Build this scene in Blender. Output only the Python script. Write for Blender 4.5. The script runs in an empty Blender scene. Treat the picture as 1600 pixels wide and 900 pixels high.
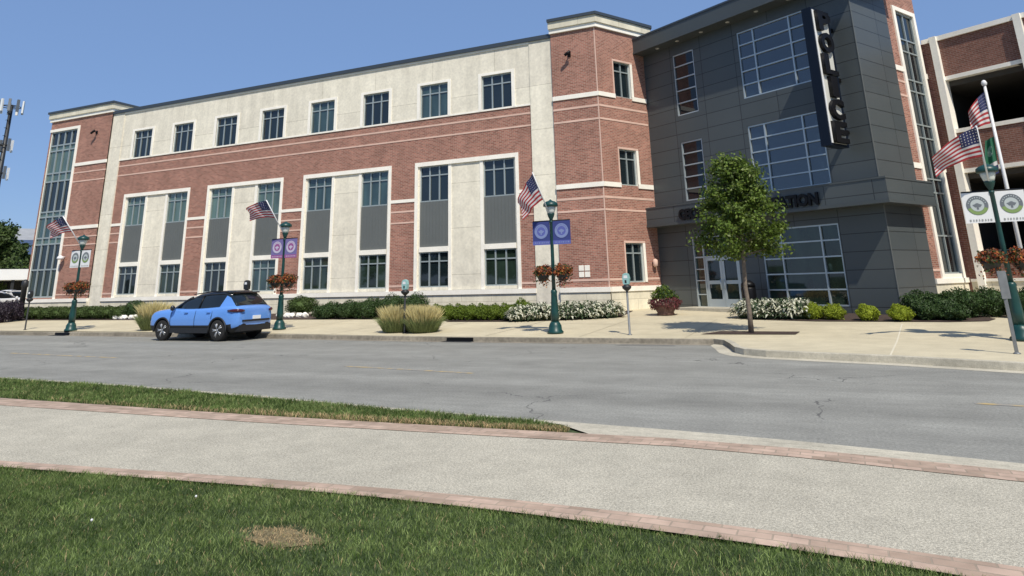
import bpy, bmesh, math, random
import numpy as np
from mathutils import Vector, Matrix
random.seed(7); rng = np.random.default_rng(11)
R = math.radians
scene = bpy.context.scene
COL = scene.collection

# ------------------------------------------------------------------ camera
cd = bpy.data.cameras.new('camera'); cam = bpy.data.objects.new('camera', cd); COL.objects.link(cam)
rot = Matrix(((0.9086611752682016, 0.1359103827904163, 0.394795182860649),
              (0.4168233830557567, -0.240119672203002, -0.8766988139373046),
              (-0.024354381498299757, 0.9611820383626014, -0.2748380490960993)))
cam.matrix_world = Matrix.Translation((0, 0, 1.65)) @ rot.to_4x4()
cd.sensor_width = 36; cd.lens = 36 * 1081.8 / 1600
cd.shift_y = -(450 - 133.44) / 1600
cd.clip_start = 0.05; cd.clip_end = 6000
scene.camera = cam

# ------------------------------------------------------------------ light
SUN_AZ, SUN_EL = R(-49), R(52)
w = bpy.data.worlds.new('World'); scene.world = w; w.use_nodes = True
nt = w.node_tree
sky = nt.nodes.new('ShaderNodeTexSky'); sky.sky_type = 'NISHITA'; sky.sun_disc = False
sky.sun_elevation = SUN_EL; sky.sun_rotation = R(90) - SUN_AZ
sky.altitude = 250; sky.air_density = 1.0; sky.dust_density = 0.2; sky.ozone_density = 5
bg = nt.nodes['Background']; bg.inputs[1].default_value = 0.11
hz = nt.nodes.new('ShaderNodeMix'); hz.data_type = 'RGBA'; hz.inputs[0].default_value = 0.66      # even summer haze in the air
nt.links.new(sky.outputs[0], hz.inputs[6]); hz.inputs[7].default_value = (2.05, 3.38, 6.3, 1)
nt.links.new(hz.outputs[2], bg.inputs[0])
sd = bpy.data.lights.new('sun', 'SUN'); sd.energy = 4.6; sd.angle = R(0.55); sd.color = (1, 0.925, 0.80)
sun = bpy.data.objects.new('sun', sd); COL.objects.link(sun)
sv = Vector((math.cos(SUN_AZ) * math.cos(SUN_EL), math.sin(SUN_AZ) * math.cos(SUN_EL), math.sin(SUN_EL)))
sun.rotation_euler = sv.to_track_quat('Z', 'Y').to_euler(); sun.location = (30, -30, 60)
vs = scene.view_settings
vs.view_transform = 'Standard'; vs.look = 'None'; vs.exposure = 0.0; vs.gamma = 1; vs.use_curve_mapping = False

# ------------------------------------------------------------------ materials
def mat(name, col, rough=0.7, var=0.0, vscale=1.0, metal=0.0, spec=0.5, bump=0.0, bscale=20.0,
        col2=None, fine=0.0, fscale=60.0, trans=0.0, island=0.0, coat=0.0, streak=None):
    m = bpy.data.materials.new(name); m.use_nodes = True
    N, L = m.node_tree.nodes, m.node_tree.links
    b = N['Principled BSDF']
    b.inputs['Roughness'].default_value = rough; b.inputs['Metallic'].default_value = metal
    b.inputs['Specular IOR Level'].default_value = spec
    if coat: b.inputs['Coat Weight'].default_value = coat; b.inputs['Coat Roughness'].default_value = 0.04
    c = (*col, 1)
    geo = None; cur = None
    def rgb(v):
        n = N.new('ShaderNodeRGB'); n.outputs[0].default_value = v; return n.outputs[0]
    cur = rgb(c)
    tc = N.new('ShaderNodeTexCoord')
    if streak:
        mp = N.new('ShaderNodeMapping'); mp.inputs['Scale'].default_value = streak; L.new(tc.outputs['Object'], mp.inputs[0]); src = mp.outputs[0]
    else: src = tc.outputs['Object']
    def noise(scale, detail=4, vec=None):
        n = N.new('ShaderNodeTexNoise'); n.inputs['Scale'].default_value = scale; n.inputs['Detail'].default_value = detail
        L.new(vec or src, n.inputs['Vector']); return n.outputs['Fac']
    def mult(cur, fac, amt, name='hsv'):
        mr = N.new('ShaderNodeMapRange'); mr.inputs['From Min'].default_value = 0.28; mr.inputs['From Max'].default_value = 0.72
        mr.inputs['To Min'].default_value = 1 - amt; mr.inputs['To Max'].default_value = 1 + amt
        L.new(fac, mr.inputs['Value'])
        mx = N.new('ShaderNodeMix'); mx.data_type = 'RGBA'; mx.blend_type = 'MULTIPLY'; mx.inputs[0].default_value = 1
        L.new(cur, mx.inputs[6]); L.new(mr.outputs[0], mx.inputs[7]); return mx.outputs[2]
    if col2 is not None:
        f = noise(vscale * 0.6, 3)
        mr = N.new('ShaderNodeMapRange'); mr.inputs['From Min'].default_value = 0.4; mr.inputs['From Max'].default_value = 0.6
        L.new(f, mr.inputs['Value'])
        mx = N.new('ShaderNodeMix'); mx.data_type = 'RGBA'; L.new(mr.outputs[0], mx.inputs[0]); L.new(cur, mx.inputs[6]); mx.inputs[7].default_value = (*col2, 1); cur = mx.outputs[2]
    if var: cur = mult(cur, noise(vscale), var)
    if fine: cur = mult(cur, noise(fscale, 2, tc.outputs['Object']), fine)
    if island:
        g = N.new('ShaderNodeNewGeometry'); mr = N.new('ShaderNodeMapRange')
        mr.inputs['To Min'].default_value = 1 - island; mr.inputs['To Max'].default_value = 1 + island
        L.new(g.outputs['Random Per Island'], mr.inputs['Value'])
        mx = N.new('ShaderNodeMix'); mx.data_type = 'RGBA'; mx.blend_type = 'MULTIPLY'; mx.inputs[0].default_value = 1
        L.new(cur, mx.inputs[6]); L.new(mr.outputs[0], mx.inputs[7]); cur = mx.outputs[2]
    L.new(cur, b.inputs['Base Color'])
    if bump:
        bn = N.new('ShaderNodeBump'); bn.inputs['Strength'].default_value = bump; bn.inputs['Distance'].default_value = 0.02
        L.new(noise(bscale, 4, tc.outputs['Object']), bn.inputs['Height']); L.new(bn.outputs[0], b.inputs['Normal'])
    if trans:
        t = N.new('ShaderNodeBsdfTranslucent'); L.new(cur, t.inputs[0])
        ms = N.new('ShaderNodeMixShader'); ms.inputs[0].default_value = trans
        L.new(b.outputs[0], ms.inputs[1]); L.new(t.outputs[0], ms.inputs[2]); L.new(ms.outputs[0], N['Material Output'].inputs[0])
    return m

def brickmat(name, c1, c2, mortar, bw, bh, ms, offset=0.5, uv=True, rough=0.85, var=0.08, scale_noise=0.35, bias=0.0, spec=0.3, bump=0.3, fine=0.0, streaks=0.0):
    m = bpy.data.materials.new(name); m.use_nodes = True
    N, L = m.node_tree.nodes, m.node_tree.links; b = N['Principled BSDF']
    tc = N.new('ShaderNodeTexCoord'); src = tc.outputs['UV' if uv else 'Object']
    br = N.new('ShaderNodeTexBrick'); br.offset = offset; br.inputs['Scale'].default_value = 1
    br.inputs['Brick Width'].default_value = bw; br.inputs['Row Height'].default_value = bh
    br.inputs['Mortar Size'].default_value = ms; br.inputs['Mortar Smooth'].default_value = 0.1; br.inputs['Bias'].default_value = bias
    br.inputs['Color1'].default_value = (*c1, 1); br.inputs['Color2'].default_value = (*c2, 1); br.inputs['Mortar'].default_value = (*mortar, 1)
    L.new(src, br.inputs['Vector'])
    cur = br.outputs['Color']
    def mul(cur, sc, amt, map_scale=None):
        n = N.new('ShaderNodeTexNoise'); n.inputs['Scale'].default_value = sc; n.inputs['Detail'].default_value = 5
        if map_scale:
            mp = N.new('ShaderNodeMapping'); mp.inputs['Scale'].default_value = map_scale; L.new(tc.outputs['Object'], mp.inputs[0]); L.new(mp.outputs[0], n.inputs['Vector'])
        else: L.new(tc.outputs['Object'], n.inputs['Vector'])
        mr = N.new('ShaderNodeMapRange'); mr.inputs['From Min'].default_value = 0.28; mr.inputs['From Max'].default_value = 0.72
        mr.inputs['To Min'].default_value = 1 - amt; mr.inputs['To Max'].default_value = 1 + amt; L.new(n.outputs['Fac'], mr.inputs['Value'])
        mx = N.new('ShaderNodeMix'); mx.data_type = 'RGBA'; mx.blend_type = 'MULTIPLY'; mx.inputs[0].default_value = 1
        L.new(cur, mx.inputs[6]); L.new(mr.outputs[0], mx.inputs[7]); return mx.outputs[2]
    cur = mul(cur, scale_noise, var)
    if fine: cur = mul(cur, 9, fine)
    if streaks: cur = mul(cur, 1.0, streaks, (2.2, 2.2, 0.15))
    L.new(cur, b.inputs['Base Color']); b.inputs['Roughness'].default_value = rough; b.inputs['Specular IOR Level'].default_value = spec
    bn = N.new('ShaderNodeBump'); bn.inputs['Strength'].default_value = bump; bn.inputs['Distance'].default_value = 0.01; bn.invert = True
    L.new(br.outputs['Fac'], bn.inputs['Height']); L.new(bn.outputs[0], b.inputs['Normal'])
    return m

def lin(r, g, b_):
    f = lambda v: (v / 255 / 12.92) if v / 255 <= 0.04045 else ((v / 255 + 0.055) / 1.055) ** 2.4
    return (f(r), f(g), f(b_))

M = {}
M['brick'] = brickmat('brick', (0.41, 0.182, 0.132), (0.24, 0.098, 0.070), (0.40, 0.30, 0.24), 0.21, 0.07, 0.009, var=0.13, scale_noise=0.8, fine=0.10, streaks=0.06)
M['brick_dark'] = brickmat('brick_dark', (0.26, 0.115, 0.085), (0.18, 0.075, 0.055), (0.28, 0.21, 0.17), 0.21, 0.07, 0.009, var=0.12, scale_noise=0.8, fine=0.10, streaks=0.06)
M['precast'] = brickmat('precast', (0.81, 0.76, 0.625), (0.745, 0.695, 0.575), (0.52, 0.48, 0.38), 3.471, 2.1, 0.012, offset=0, var=0.09, scale_noise=1.6, fine=0.09, streaks=0.10)
M['stone'] = brickmat('stone', (0.76, 0.71, 0.56), (0.68, 0.635, 0.50), (0.46, 0.42, 0.33), 1.5, 0.45, 0.01, offset=0.5, var=0.10, scale_noise=1.3, fine=0.06, streaks=0.12)
M['trim'] = mat('trim', (0.93, 0.89, 0.79), 0.7, var=0.06, vscale=1.5, fine=0.03, fscale=12)
M['band'] = mat('band', (0.68, 0.47, 0.38), 0.8, var=0.10, vscale=2)
M['cap'] = mat('cap', (0.06, 0.075, 0.09), 0.45, metal=0.3)
M['spandrel'] = mat('spandrel', (0.125, 0.136, 0.132), 0.55, var=0.05, vscale=0.8, bump=0.15, bscale=9)
M['alu'] = mat('alu', (0.36, 0.41, 0.41), 0.4, metal=0.3, var=0.05)
M['silver'] = mat('silver', (0.46, 0.52, 0.54), 0.35, metal=0.4, var=0.05)
def glass(name, col, rough=0.03, ior=1.65, var=0.25):
    m = mat(name, col, rough, var=var, vscale=1.3, spec=0.8, streak=(1.4, 1.4, 0.5)); m.node_tree.nodes['Principled BSDF'].inputs['IOR'].default_value = ior; return m
M['glass'] = glass('glass', (0.010, 0.017, 0.020), ior=1.52)
M['glass_teal'] = glass('glass_teal', (0.085, 0.135, 0.115), ior=1.6, var=0.35)
M['glass_mid'] = glass('glass_mid', (0.035, 0.065, 0.065), ior=1.6, var=0.5)
M['glass_green'] = glass('glass_green', (0.020, 0.034, 0.024), ior=1.5, var=0.6)
M['glass_navy'] = glass('glass_navy', (0.012, 0.022, 0.034), ior=1.75)
M['glass_dull'] = glass('glass_dull', (0.010, 0.014, 0.018), ior=1.38)
M['panel'] = brickmat('panel', (0.084, 0.096, 0.098), (0.072, 0.085, 0.089), (0.026, 0.029, 0.031), 1.72, 0.6, 0.014, offset=0, rough=0.42, var=0.06, scale_noise=0.5, spec=0.4, bump=0.25)
M['panel_plain'] = mat('panel_plain', (0.075, 0.086, 0.088), 0.42, var=0.06, vscale=0.6, spec=0.4)
M['soffit'] = mat('soffit', (0.10, 0.11, 0.11), 0.6)
M['black'] = mat('black', (0.005, 0.005, 0.006), 0.45, spec=.25)
M['navy'] = mat('navy', (0.004, 0.008, 0.018), 0.4, spec=.25)
M['white'] = mat('white', (0.75, 0.76, 0.76), 0.5, var=0.04)
M['lens'] = mat('lens', (0.6, 0.6, 0.55), 0.3)
M['green_metal'] = mat('green_metal', (0.007, 0.050, 0.046), 0.4, var=0.15, vscale=5, spec=0.5)
M['pole_grey'] = mat('pole_grey', (0.22, 0.23, 0.235), 0.45, metal=0.5, var=0.15, vscale=6)
M['pole_white'] = mat('pole_white', (0.74, 0.75, 0.76), 0.35, var=0.05)
M['frosted'] = mat('frosted', (0.62, 0.66, 0.62), 0.25, var=0.1)
M['dark_metal'] = mat('dark_metal', (0.018, 0.020, 0.022), 0.5, var=0.1)
M['asphalt'] = None
M['mulch'] = mat('mulch', (0.055, 0.035, 0.026), 0.95, var=0.35, vscale=8, bump=0.8, bscale=30, fine=0.35, fscale=40)
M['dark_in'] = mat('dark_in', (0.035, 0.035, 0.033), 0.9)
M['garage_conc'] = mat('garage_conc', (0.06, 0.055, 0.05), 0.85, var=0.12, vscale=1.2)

# ------------------------------------------------------------------ object helpers
def setp(o, label=None, cat=None, group=None, kind=None):
    if label: o['label'] = label
    if cat: o['category'] = cat
    if group: o['group'] = group
    if kind: o['kind'] = kind
    return o
def thing(name, label, cat, loc=(0, 0, 0), rz=0, group=None):
    o = bpy.data.objects.new(name, None); COL.objects.link(o); o.location = loc; o.rotation_euler = (0, 0, rz)
    o.empty_display_size = 0.3
    return setp(o, label, cat, group)
def link(name, me, parent=None, loc=None):
    o = bpy.data.objects.new(name, me); COL.objects.link(o)
    if parent: o.parent = parent
    if loc is not None: o.location = loc
    return o
def dup(root, loc, rz, label, group=None):
    def cp(o, par):
        c = o.copy(); COL.objects.link(c); c.parent = par
        for ch in kids.get(o.name, []): cp(ch, c)
        return c
    kids = {}
    for o in COL.objects:
        if o.parent: kids.setdefault(o.parent.name, []).append(o)
    c = cp(root, None); c.location = loc; c.rotation_euler = (0, 0, rz); c['label'] = label
    if group: c['group'] = group
    return c

class Fr:                        # a wall frame: u along, z up, o outward
    def __init__(s, o, deg):
        a = R(deg); s.o = Vector(o); s.u = Vector((math.cos(a), math.sin(a), 0)); s.n = Vector((math.sin(a), -math.cos(a), 0))
    def p(s, u, z, o=0.0): return s.o + s.u * u + s.n * o + Vector((0, 0, z))

class MB:
    def __init__(s): s.v = []; s.f = []; s.m = []; s.uv = []; s.mats = []; s.sm = []
    def mi(s, m):
        if m not in s.mats: s.mats.append(m)
        return s.mats.index(m)
    def face(s, pts, m, uvs=None, smooth=False):
        i = len(s.v); s.v += [tuple(p) for p in pts]; s.f.append(tuple(range(i, i + len(pts)))); s.m.append(s.mi(m)); s.sm.append(smooth)
        s.uv += uvs if uvs else [(p[0] + p[1] * 0.0, p[1] + p[2]) for p in pts]
    def fq(s, fr, u0, u1, z0, z1, o, m):     # front quad in a frame
        s.face([fr.p(u0, z0, o), fr.p(u1, z0, o), fr.p(u1, z1, o), fr.p(u0, z1, o)], m, [(u0, z0), (u1, z0), (u1, z1), (u0, z1)])
    def fbox(s, fr, u0, u1, z0, z1, o0, o1, m, back=True):   # o1 outer
        P = fr.p
        s.fq(fr, u0, u1, z0, z1, o1, m)
        if back: s.face([P(u1, z0, o0), P(u0, z0, o0), P(u0, z1, o0), P(u1, z1, o0)], m, [(u1, z0), (u0, z0), (u0, z1), (u1, z1)])
        s.face([P(u0, z0, o0), P(u0, z0, o1), P(u0, z1, o1), P(u0, z1, o0)], m, [(u0 - o1 + o0, z0), (u0, z0), (u0, z1), (u0 - o1 + o0, z1)])
        s.face([P(u1, z0, o1), P(u1, z0, o0), P(u1, z1, o0), P(u1, z1, o1)], m, [(u1, z0), (u1 + o1 - o0, z0), (u1 + o1 - o0, z1), (u1, z1)])
        s.face([P(u0, z1, o1), P(u1, z1, o1), P(u1, z1, o0), P(u0, z1, o0)], m, [(u0, o1), (u1, o1), (u1, o0), (u0, o0)])
        s.face([P(u0, z0, o0), P(u1, z0, o0), P(u1, z0, o1), P(u0, z0, o1)], m, [(u0, o0), (u1, o0), (u1, o1), (u0, o1)])
    def wall(s, fr, u0, u1, z0, z1, o, m, holes=(), depth=0.14, rm=None):   # sheet with real openings and reveals
        us = sorted({u0, u1, *[h[0] for h in holes], *[h[1] for h in holes]}); zs = sorted({z0, z1, *[h[2] for h in holes], *[h[3] for h in holes]})
        us = [u for u in us if u0 - 1e-6 <= u <= u1 + 1e-6]; zs = [z for z in zs if z0 - 1e-6 <= z <= z1 + 1e-6]
        for a, b in zip(us, us[1:]):
            for c, d in zip(zs, zs[1:]):
                mu, mz = (a + b) / 2, (c + d) / 2
                if any(h[0] < mu < h[1] and h[2] < mz < h[3] for h in holes): continue
                s.fq(fr, a, b, c, d, o, m)
        for h in holes:
            a, b, c, d = h; q = rm or m; P = fr.p; e = o - depth
            s.face([P(a, c, o), P(a, c, e), P(a, d, e), P(a, d, o)], q, [(a, c), (a + depth, c), (a + depth, d), (a, d)])
            s.face([P(b, c, e), P(b, c, o), P(b, d, o), P(b, d, e)], q, [(b - depth, c), (b, c), (b, d), (b - depth, d)])
            s.face([P(a, d, o), P(a, d, e), P(b, d, e), P(b, d, o)], q, [(a, d), (a, d + depth), (b, d + depth), (b, d)])
            s.face([P(a, c, e), P(a, c, o), P(b, c, o), P(b, c, e)], q, [(a, c), (a, c + depth), (b, c + depth), (b, c)])
    def box(s, x0, x1, y0, y1, z0, z1, m):
        s.fbox(Fr((0, 0, 0), 0), x0, x1, z0, z1, -y1, -y0, m)
    def prism(s, poly, z0, z1, m, top=None):
        n = len(poly)
        for i in range(n):
            a, b = poly[i], poly[(i + 1) % n]; L = math.dist(a, b)
            s.face([(*a, z0), (*b, z0), (*b, z1), (*a, z1)], m, [(0, z0), (L, z0), (L, z1), (0, z1)])
        s.face([(*p, z1) for p in poly], top or m, [tuple(p) for p in poly]); s.face([(*p, z0) for p in poly[::-1]], m, [tuple(p) for p in poly[::-1]])
    def tube(s, pts, r, m, n=8, smooth=True, caps=True):
        pts = [Vector(p) for p in pts]; rs = r if isinstance(r, (list, tuple)) else [r] * len(pts)
        rings = []
        for i, p in enumerate(pts):
            d = (pts[min(i + 1, len(pts) - 1)] - pts[max(i - 1, 0)]).normalized()
            a = d.orthogonal().normalized() if i == 0 else (prev - d * prev.dot(d)).normalized()
            prev = a; b = d.cross(a)
            rings.append([p + (a * math.cos(2 * math.pi * k / n) + b * math.sin(2 * math.pi * k / n)) * rs[i] for k in range(n)])
        for A, B in zip(rings, rings[1:]):
            for k in range(n): s.face([A[k], A[(k + 1) % n], B[(k + 1) % n], B[k]], m, smooth=smooth)
        if caps: s.face(rings[0][::-1], m); s.face(rings[-1], m)
    def lathe(s, prof, m, n=16, c=(0, 0, 0), smooth=True, fn=None):
        rings = []
        for r, z in prof:
            ring = []
            for k in range(n):
                a = 2 * math.pi * k / n; rr = r * (fn(a, z) if fn else 1); ring.append((c[0] + rr * math.cos(a), c[1] + rr * math.sin(a), c[2] + z))
            rings.append(ring)
        for A, B in zip(rings, rings[1:]):
            for k in range(n): s.face([A[k], A[(k + 1) % n], B[(k + 1) % n], B[k]], m, smooth=smooth)
        s.face(rings[0][::-1], m); s.face(rings[-1], m)
    def mesh(s, name, weld=True):
        me = bpy.data.meshes.new(name); me.from_pydata(s.v, [], s.f)
        for m in s.mats: me.materials.append(m)
        me.polygons.foreach_set('material_index', s.m); me.polygons.foreach_set('use_smooth', s.sm)
        uvl = me.uv_layers.new(name='UVMap'); uvl.data.foreach_set('uv', np.array(s.uv, dtype='f').ravel())
        if weld and any(s.sm):
            bm = bmesh.new(); bm.from_mesh(me); bmesh.ops.remove_doubles(bm, verts=bm.verts, dist=1e-4); bm.to_mesh(me); bm.free()
        me.update(); return me
    def build(s, name, parent=None, loc=None): return link(name, s.mesh(name), parent, loc)

def npmesh(name, V, F, mats, mi=None, smooth=False):
    me = bpy.data.meshes.new(name); V = np.asarray(V, 'f'); F = np.asarray(F, 'i'); k = F.shape[1]
    me.vertices.add(len(V)); me.vertices.foreach_set('co', V.ravel())
    me.loops.add(F.size); me.loops.foreach_set('vertex_index', F.ravel())
    me.polygons.add(len(F)); me.polygons.foreach_set('loop_start', np.arange(0, F.size, k, dtype='i')); me.polygons.foreach_set('loop_total', np.full(len(F), k, 'i'))
    for m in mats: me.materials.append(m)
    if mi is not None: me.polygons.foreach_set('material_index', np.asarray(mi, 'i'))
    me.update(calc_edges=True); return me

def leaves(pts, length, width, nrm=None, droop=0.0, rnd=1.0):
    """pointed four-vertex leaves at pts; nrm biases the facing"""
    n = len(pts); d = rng.normal(size=(n, 3)); d[:, 2] -= droop
    if nrm is not None: d = d * rnd + nrm
    d /= np.linalg.norm(d, axis=1)[:, None]
    a = np.cross(d, rng.normal(size=(n, 3))); a /= np.linalg.norm(a, axis=1)[:, None] + 1e-9
    b = np.cross(d, a)
    L = (length * rng.uniform(.7, 1.3, n))[:, None]; W = (width * rng.uniform(.7, 1.3, n))[:, None]
    V = np.stack([pts - a * L / 2, pts + b * W / 2 + d * L * .08, pts + a * L / 2, pts - b * W / 2 + d * L * .08], 1).reshape(-1, 3)
    return V, np.arange(4 * n).reshape(n, 4)

def shell(n, rx, ry, rz, inner=0.75, lump=0.12, seed=0, zcut=-0.6):
    r = np.random.default_rng(seed + 100)
    d = r.normal(size=(n * 2, 3)); d /= np.linalg.norm(d, axis=1)[:, None]; d = d[d[:, 2] > zcut][:n]
    ph = r.uniform(0, 6, 6)
    l = 1 + lump * (np.sin(d[:, 0] * 6 + ph[0]) + np.sin(d[:, 1] * 7 + ph[1]) + np.sin(d[:, 2] * 6 + d[:, 0] * 4 + ph[2])) / 1.5
    t = r.uniform(inner, 1.03, len(d)) * l
    return d * np.array([rx, ry, rz]) * t[:, None], d

def lump_core(rx, ry, rz, m, seed=0, lump=0.1, sc=0.8, cz=0.0):
    bm = bmesh.new(); bmesh.ops.create_icosphere(bm, subdivisions=3, radius=1)
    r = np.random.default_rng(seed + 100); ph = r.normal(size=(1,)); 
    for v in bm.verts:
        c = v.co; k = 1 + lump * 0.6 * (math.sin(c.x * 6 + ph[0]) + math.sin(c.y * 7 + 1.3) + math.sin(c.z * 6 + c.x * 4))
        v.co = Vector((c.x * rx, c.y * ry, c.z * rz)) * k * sc + Vector((0, 0, cz))
    me = bpy.data.meshes.new('c'); bm.to_mesh(me); bm.free(); me.materials.append(m)
    for p in me.polygons: p.use_smooth = True
    return me

def join_meshes(name, parts, mats):
    """parts: list of (V, F(quads or tris arrays or mesh), material index)"""
    Vs, Fs, ms = [], [], []; off = 0
    for V, F, mi in parts:
        Vs += [tuple(v) for v in V]; Fs += [tuple(int(i) + off for i in f) for f in F]; ms += ([mi] * len(F) if np.isscalar(mi) else list(mi)); off += len(V)
    me = bpy.data.meshes.new(name); me.from_pydata(Vs, [], Fs)
    for m in mats: me.materials.append(m)
    me.polygons.foreach_set('material_index', ms); me.update(); return me
def core_arrays(rx, ry, rz, seed, cz, sc=0.8):
    me = lump_core(rx, ry, rz, M['mulch'], seed, sc=sc, cz=cz); V = [tuple(v.co) for v in me.vertices]; F = [tuple(p.vertices) for p in me.polygons]
    bpy.data.meshes.remove(me); return V, F

# ================================================================== GROUND
def interp(pl, x):
    xs = [p[0] for p in pl]; ys = [p[1] for p in pl]; return float(np.interp(x, xs, ys))
KERB = [(-300, 21.2), (-60, 20.6), (-26, 20.25), (-18, 20.0), (-13.5, 19.66), (-11, 19.57), (-3.25, 19.57), (-2.95, 19.3), (-2.66, 18.3), (-2.45, 17.45), (-2.2, 17.0), (-1.7, 16.65), (-1.0, 16.42), (0.7, 15.93), (2.6, 15.1), (6, 14.2), (12, 13.6), (60, 12.5), (300, 12)]
NROAD = [(-300, 12), (-100, 10.2), (-30, 9.5), (-15, 9.14), (-11.6, 9.02), (-8.3, 8.70), (-5.6, 8.35), (-3.8, 8.17), (-1.9, 8.02), (-.6, 7.86), (.5, 7.66), (1.2, 7.52), (5, 6.8), (12, 5.9), (60, 3), (300, 0)]
BTOP = [(-300, 8), (-30, 7.25), (-12.2, 7.33), (-9.4, 7.34), (-6.9, 7.35), (-5, 7.42), (-3.5, 7.49), (-1.8, 7.58), (-.6, 7.50), (.44, 7.33), (1.1, 7.22), (5, 6.5), (12, 5.6), (60, 2.7), (300, -.3)]
PTOP = [(-300, 7.6), (-30, 6.8), (-11.3, 6.87), (-6.6, 6.97), (-3.4, 7.14), (-1.7, 7.24), (-.54, 7.15), (.4, 6.98), (1.04, 6.88), (5, 6.15), (12, 5.25), (60, 2.4), (300, -.6)]
PBOT = [(-300, 3), (-30, 3.6), (-12, 4.35), (-7.6, 4.68), (-6.1, 4.86), (-4.75, 5.02), (-3.5, 5.13), (-2.4, 5.19), (-1.5, 5.19), (-.6, 5.14), (.07, 5.07), (.7, 5.0), (5, 4.45), (12, 3.6), (60, 0), (300, -3)]
LAWN = [(-300, 2.8), (-30, 3.4), (-12, 4.15), (-7.4, 4.52), (-5.9, 4.68), (-4.6, 4.82), (-3.4, 4.91), (-2.3, 4.93), (-1.4, 4.91), (-.6, 4.87), (.06, 4.81), (.5, 4.75), (5, 4.2), (12, 3.35), (60, -.3), (300, -3.3)]
def side_z(x, y): return 0.13 + 0.033 * max(0.0, min(y - 19.4, 10.6))

mA = bpy.data.materials.new('asphalt'); mA.use_nodes = True
def ground_mat(m, base, layers, rough=0.9, bump=0.3, bscale=60, cracks=None, spec=0.25):
    N, L = m.node_tree.nodes, m.node_tree.links; b = N['Principled BSDF']; tc = N.new('ShaderNodeTexCoord')
    rg = N.new('ShaderNodeRGB'); rg.outputs[0].default_value = (*base, 1); cur = rg.outputs[0]
    for sc, det, amt, stretch in layers:
        mp = N.new('ShaderNodeMapping'); mp.inputs['Scale'].default_value = stretch; L.new(tc.outputs['Object'], mp.inputs[0])
        n = N.new('ShaderNodeTexNoise'); n.inputs['Scale'].default_value = sc; n.inputs['Detail'].default_value = det; L.new(mp.outputs[0], n.inputs['Vector'])
        mr = N.new('ShaderNodeMapRange'); mr.inputs['From Min'].default_value = 0.3; mr.inputs['From Max'].default_value = 0.7; mr.inputs['To Min'].default_value = 1 - amt; mr.inputs['To Max'].default_value = 1 + amt; L.new(n.outputs['Fac'], mr.inputs['Value'])
        mx = N.new('ShaderNodeMix'); mx.data_type = 'RGBA'; mx.blend_type = 'MULTIPLY'; mx.inputs[0].default_value = 1; L.new(cur, mx.inputs[6]); L.new(mr.outputs[0], mx.inputs[7]); cur = mx.outputs[2]
    if cracks:
        sc, width, col, dens = cracks
        mp = N.new('ShaderNodeMapping'); L.new(tc.outputs['Object'], mp.inputs[0])
        nn = N.new('ShaderNodeTexNoise'); nn.inputs['Scale'].default_value = 1.5; nn.inputs['Detail'].default_value = 5; L.new(tc.outputs['Object'], nn.inputs['Vector'])
        ad = N.new('ShaderNodeVectorMath'); ad.operation = 'ADD'; L.new(tc.outputs['Object'], ad.inputs[0]); L.new(nn.outputs['Color'], ad.inputs[1])
        vo = N.new('ShaderNodeTexVoronoi'); vo.feature = 'DISTANCE_TO_EDGE'; vo.inputs['Scale'].default_value = sc; L.new(ad.outputs[0], vo.inputs['Vector'])
        lt = N.new('ShaderNodeMath'); lt.operation = 'LESS_THAN'; lt.inputs[1].default_value = width; L.new(vo.outputs['Distance'], lt.inputs[0])
        n2 = N.new('ShaderNodeTexNoise'); n2.inputs['Scale'].default_value = 0.35; L.new(tc.outputs['Object'], n2.inputs['Vector'])
        gt = N.new('ShaderNodeMath'); gt.operation = 'GREATER_THAN'; gt.inputs[1].default_value = dens; L.new(n2.outputs['Fac'], gt.inputs[0])
        mu = N.new('ShaderNodeMath'); mu.operation = 'MULTIPLY'; L.new(lt.outputs[0], mu.inputs[0]); L.new(gt.outputs[0], mu.inputs[1])
        mx = N.new('ShaderNodeMix'); mx.data_type = 'RGBA'; L.new(mu.outputs[0], mx.inputs[0]); L.new(cur, mx.inputs[6]); mx.inputs[7].default_value = (*col, 1); cur = mx.outputs[2]
    L.new(cur, b.inputs['Base Color']); b.inputs['Roughness'].default_value = rough; b.inputs['Specular IOR Level'].default_value = spec
    n = N.new('ShaderNodeTexNoise'); n.inputs['Scale'].default_value = bscale; n.inputs['Detail'].default_value = 3; L.new(tc.outputs['Object'], n.inputs['Vector'])
    bn = N.new('ShaderNodeBump'); bn.inputs['Strength'].default_value = bump; bn.inputs['Distance'].default_value = 0.01; L.new(n.outputs['Fac'], bn.inputs['Height']); L.new(bn.outputs[0], b.inputs['Normal'])
    return m
def gm(name, *a, **k):
    m = bpy.data.materials.new(name); m.use_nodes = True; return ground_mat(m, *a, **k)
M['asphalt'] = gm('asphalt', (0.250, 0.248, 0.222), [(0.5, 6, .08, (.12, 1.6, 1)), (1.2, 8, .09, (1, 1, 1)), (30, 4, .20, (1, 1, 1)), (110, 2, .20, (1, 1, 1)), (0.25, 6, .10, (.1, 3.2, 1)), (4, 6, .07, (.5, 1.5, 1))], cracks=(0.22, 0.0028, (0.12, 0.118, 0.11), 0.53))
M['path'] = gm('exposed_aggregate', (0.432, 0.402, 0.322), [(0.5, 5, .08, (1, 1, 1)), (4, 5, .07, (1, 1, 1)), (60, 2, .30, (1, 1, 1)), (150, 1, .36, (1, 1, 1))], bump=0.6, bscale=90)
M['walk'] = gm('pavement_concrete', (0.535, 0.475, 0.335), [(0.35, 4, .08, (1, 1, 1)), (2.5, 5, .07, (1, 1, 1)), (30, 2, .06, (1, 1, 1))], bump=0.15)
M['kerb'] = gm('kerb_concrete', (0.47, 0.435, 0.345), [(1.0, 5, .16, (1, 1, 1)), (12, 3, .12, (1, 1, 1)), (60, 2, .12, (1, 1, 1))], bump=0.3)
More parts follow.
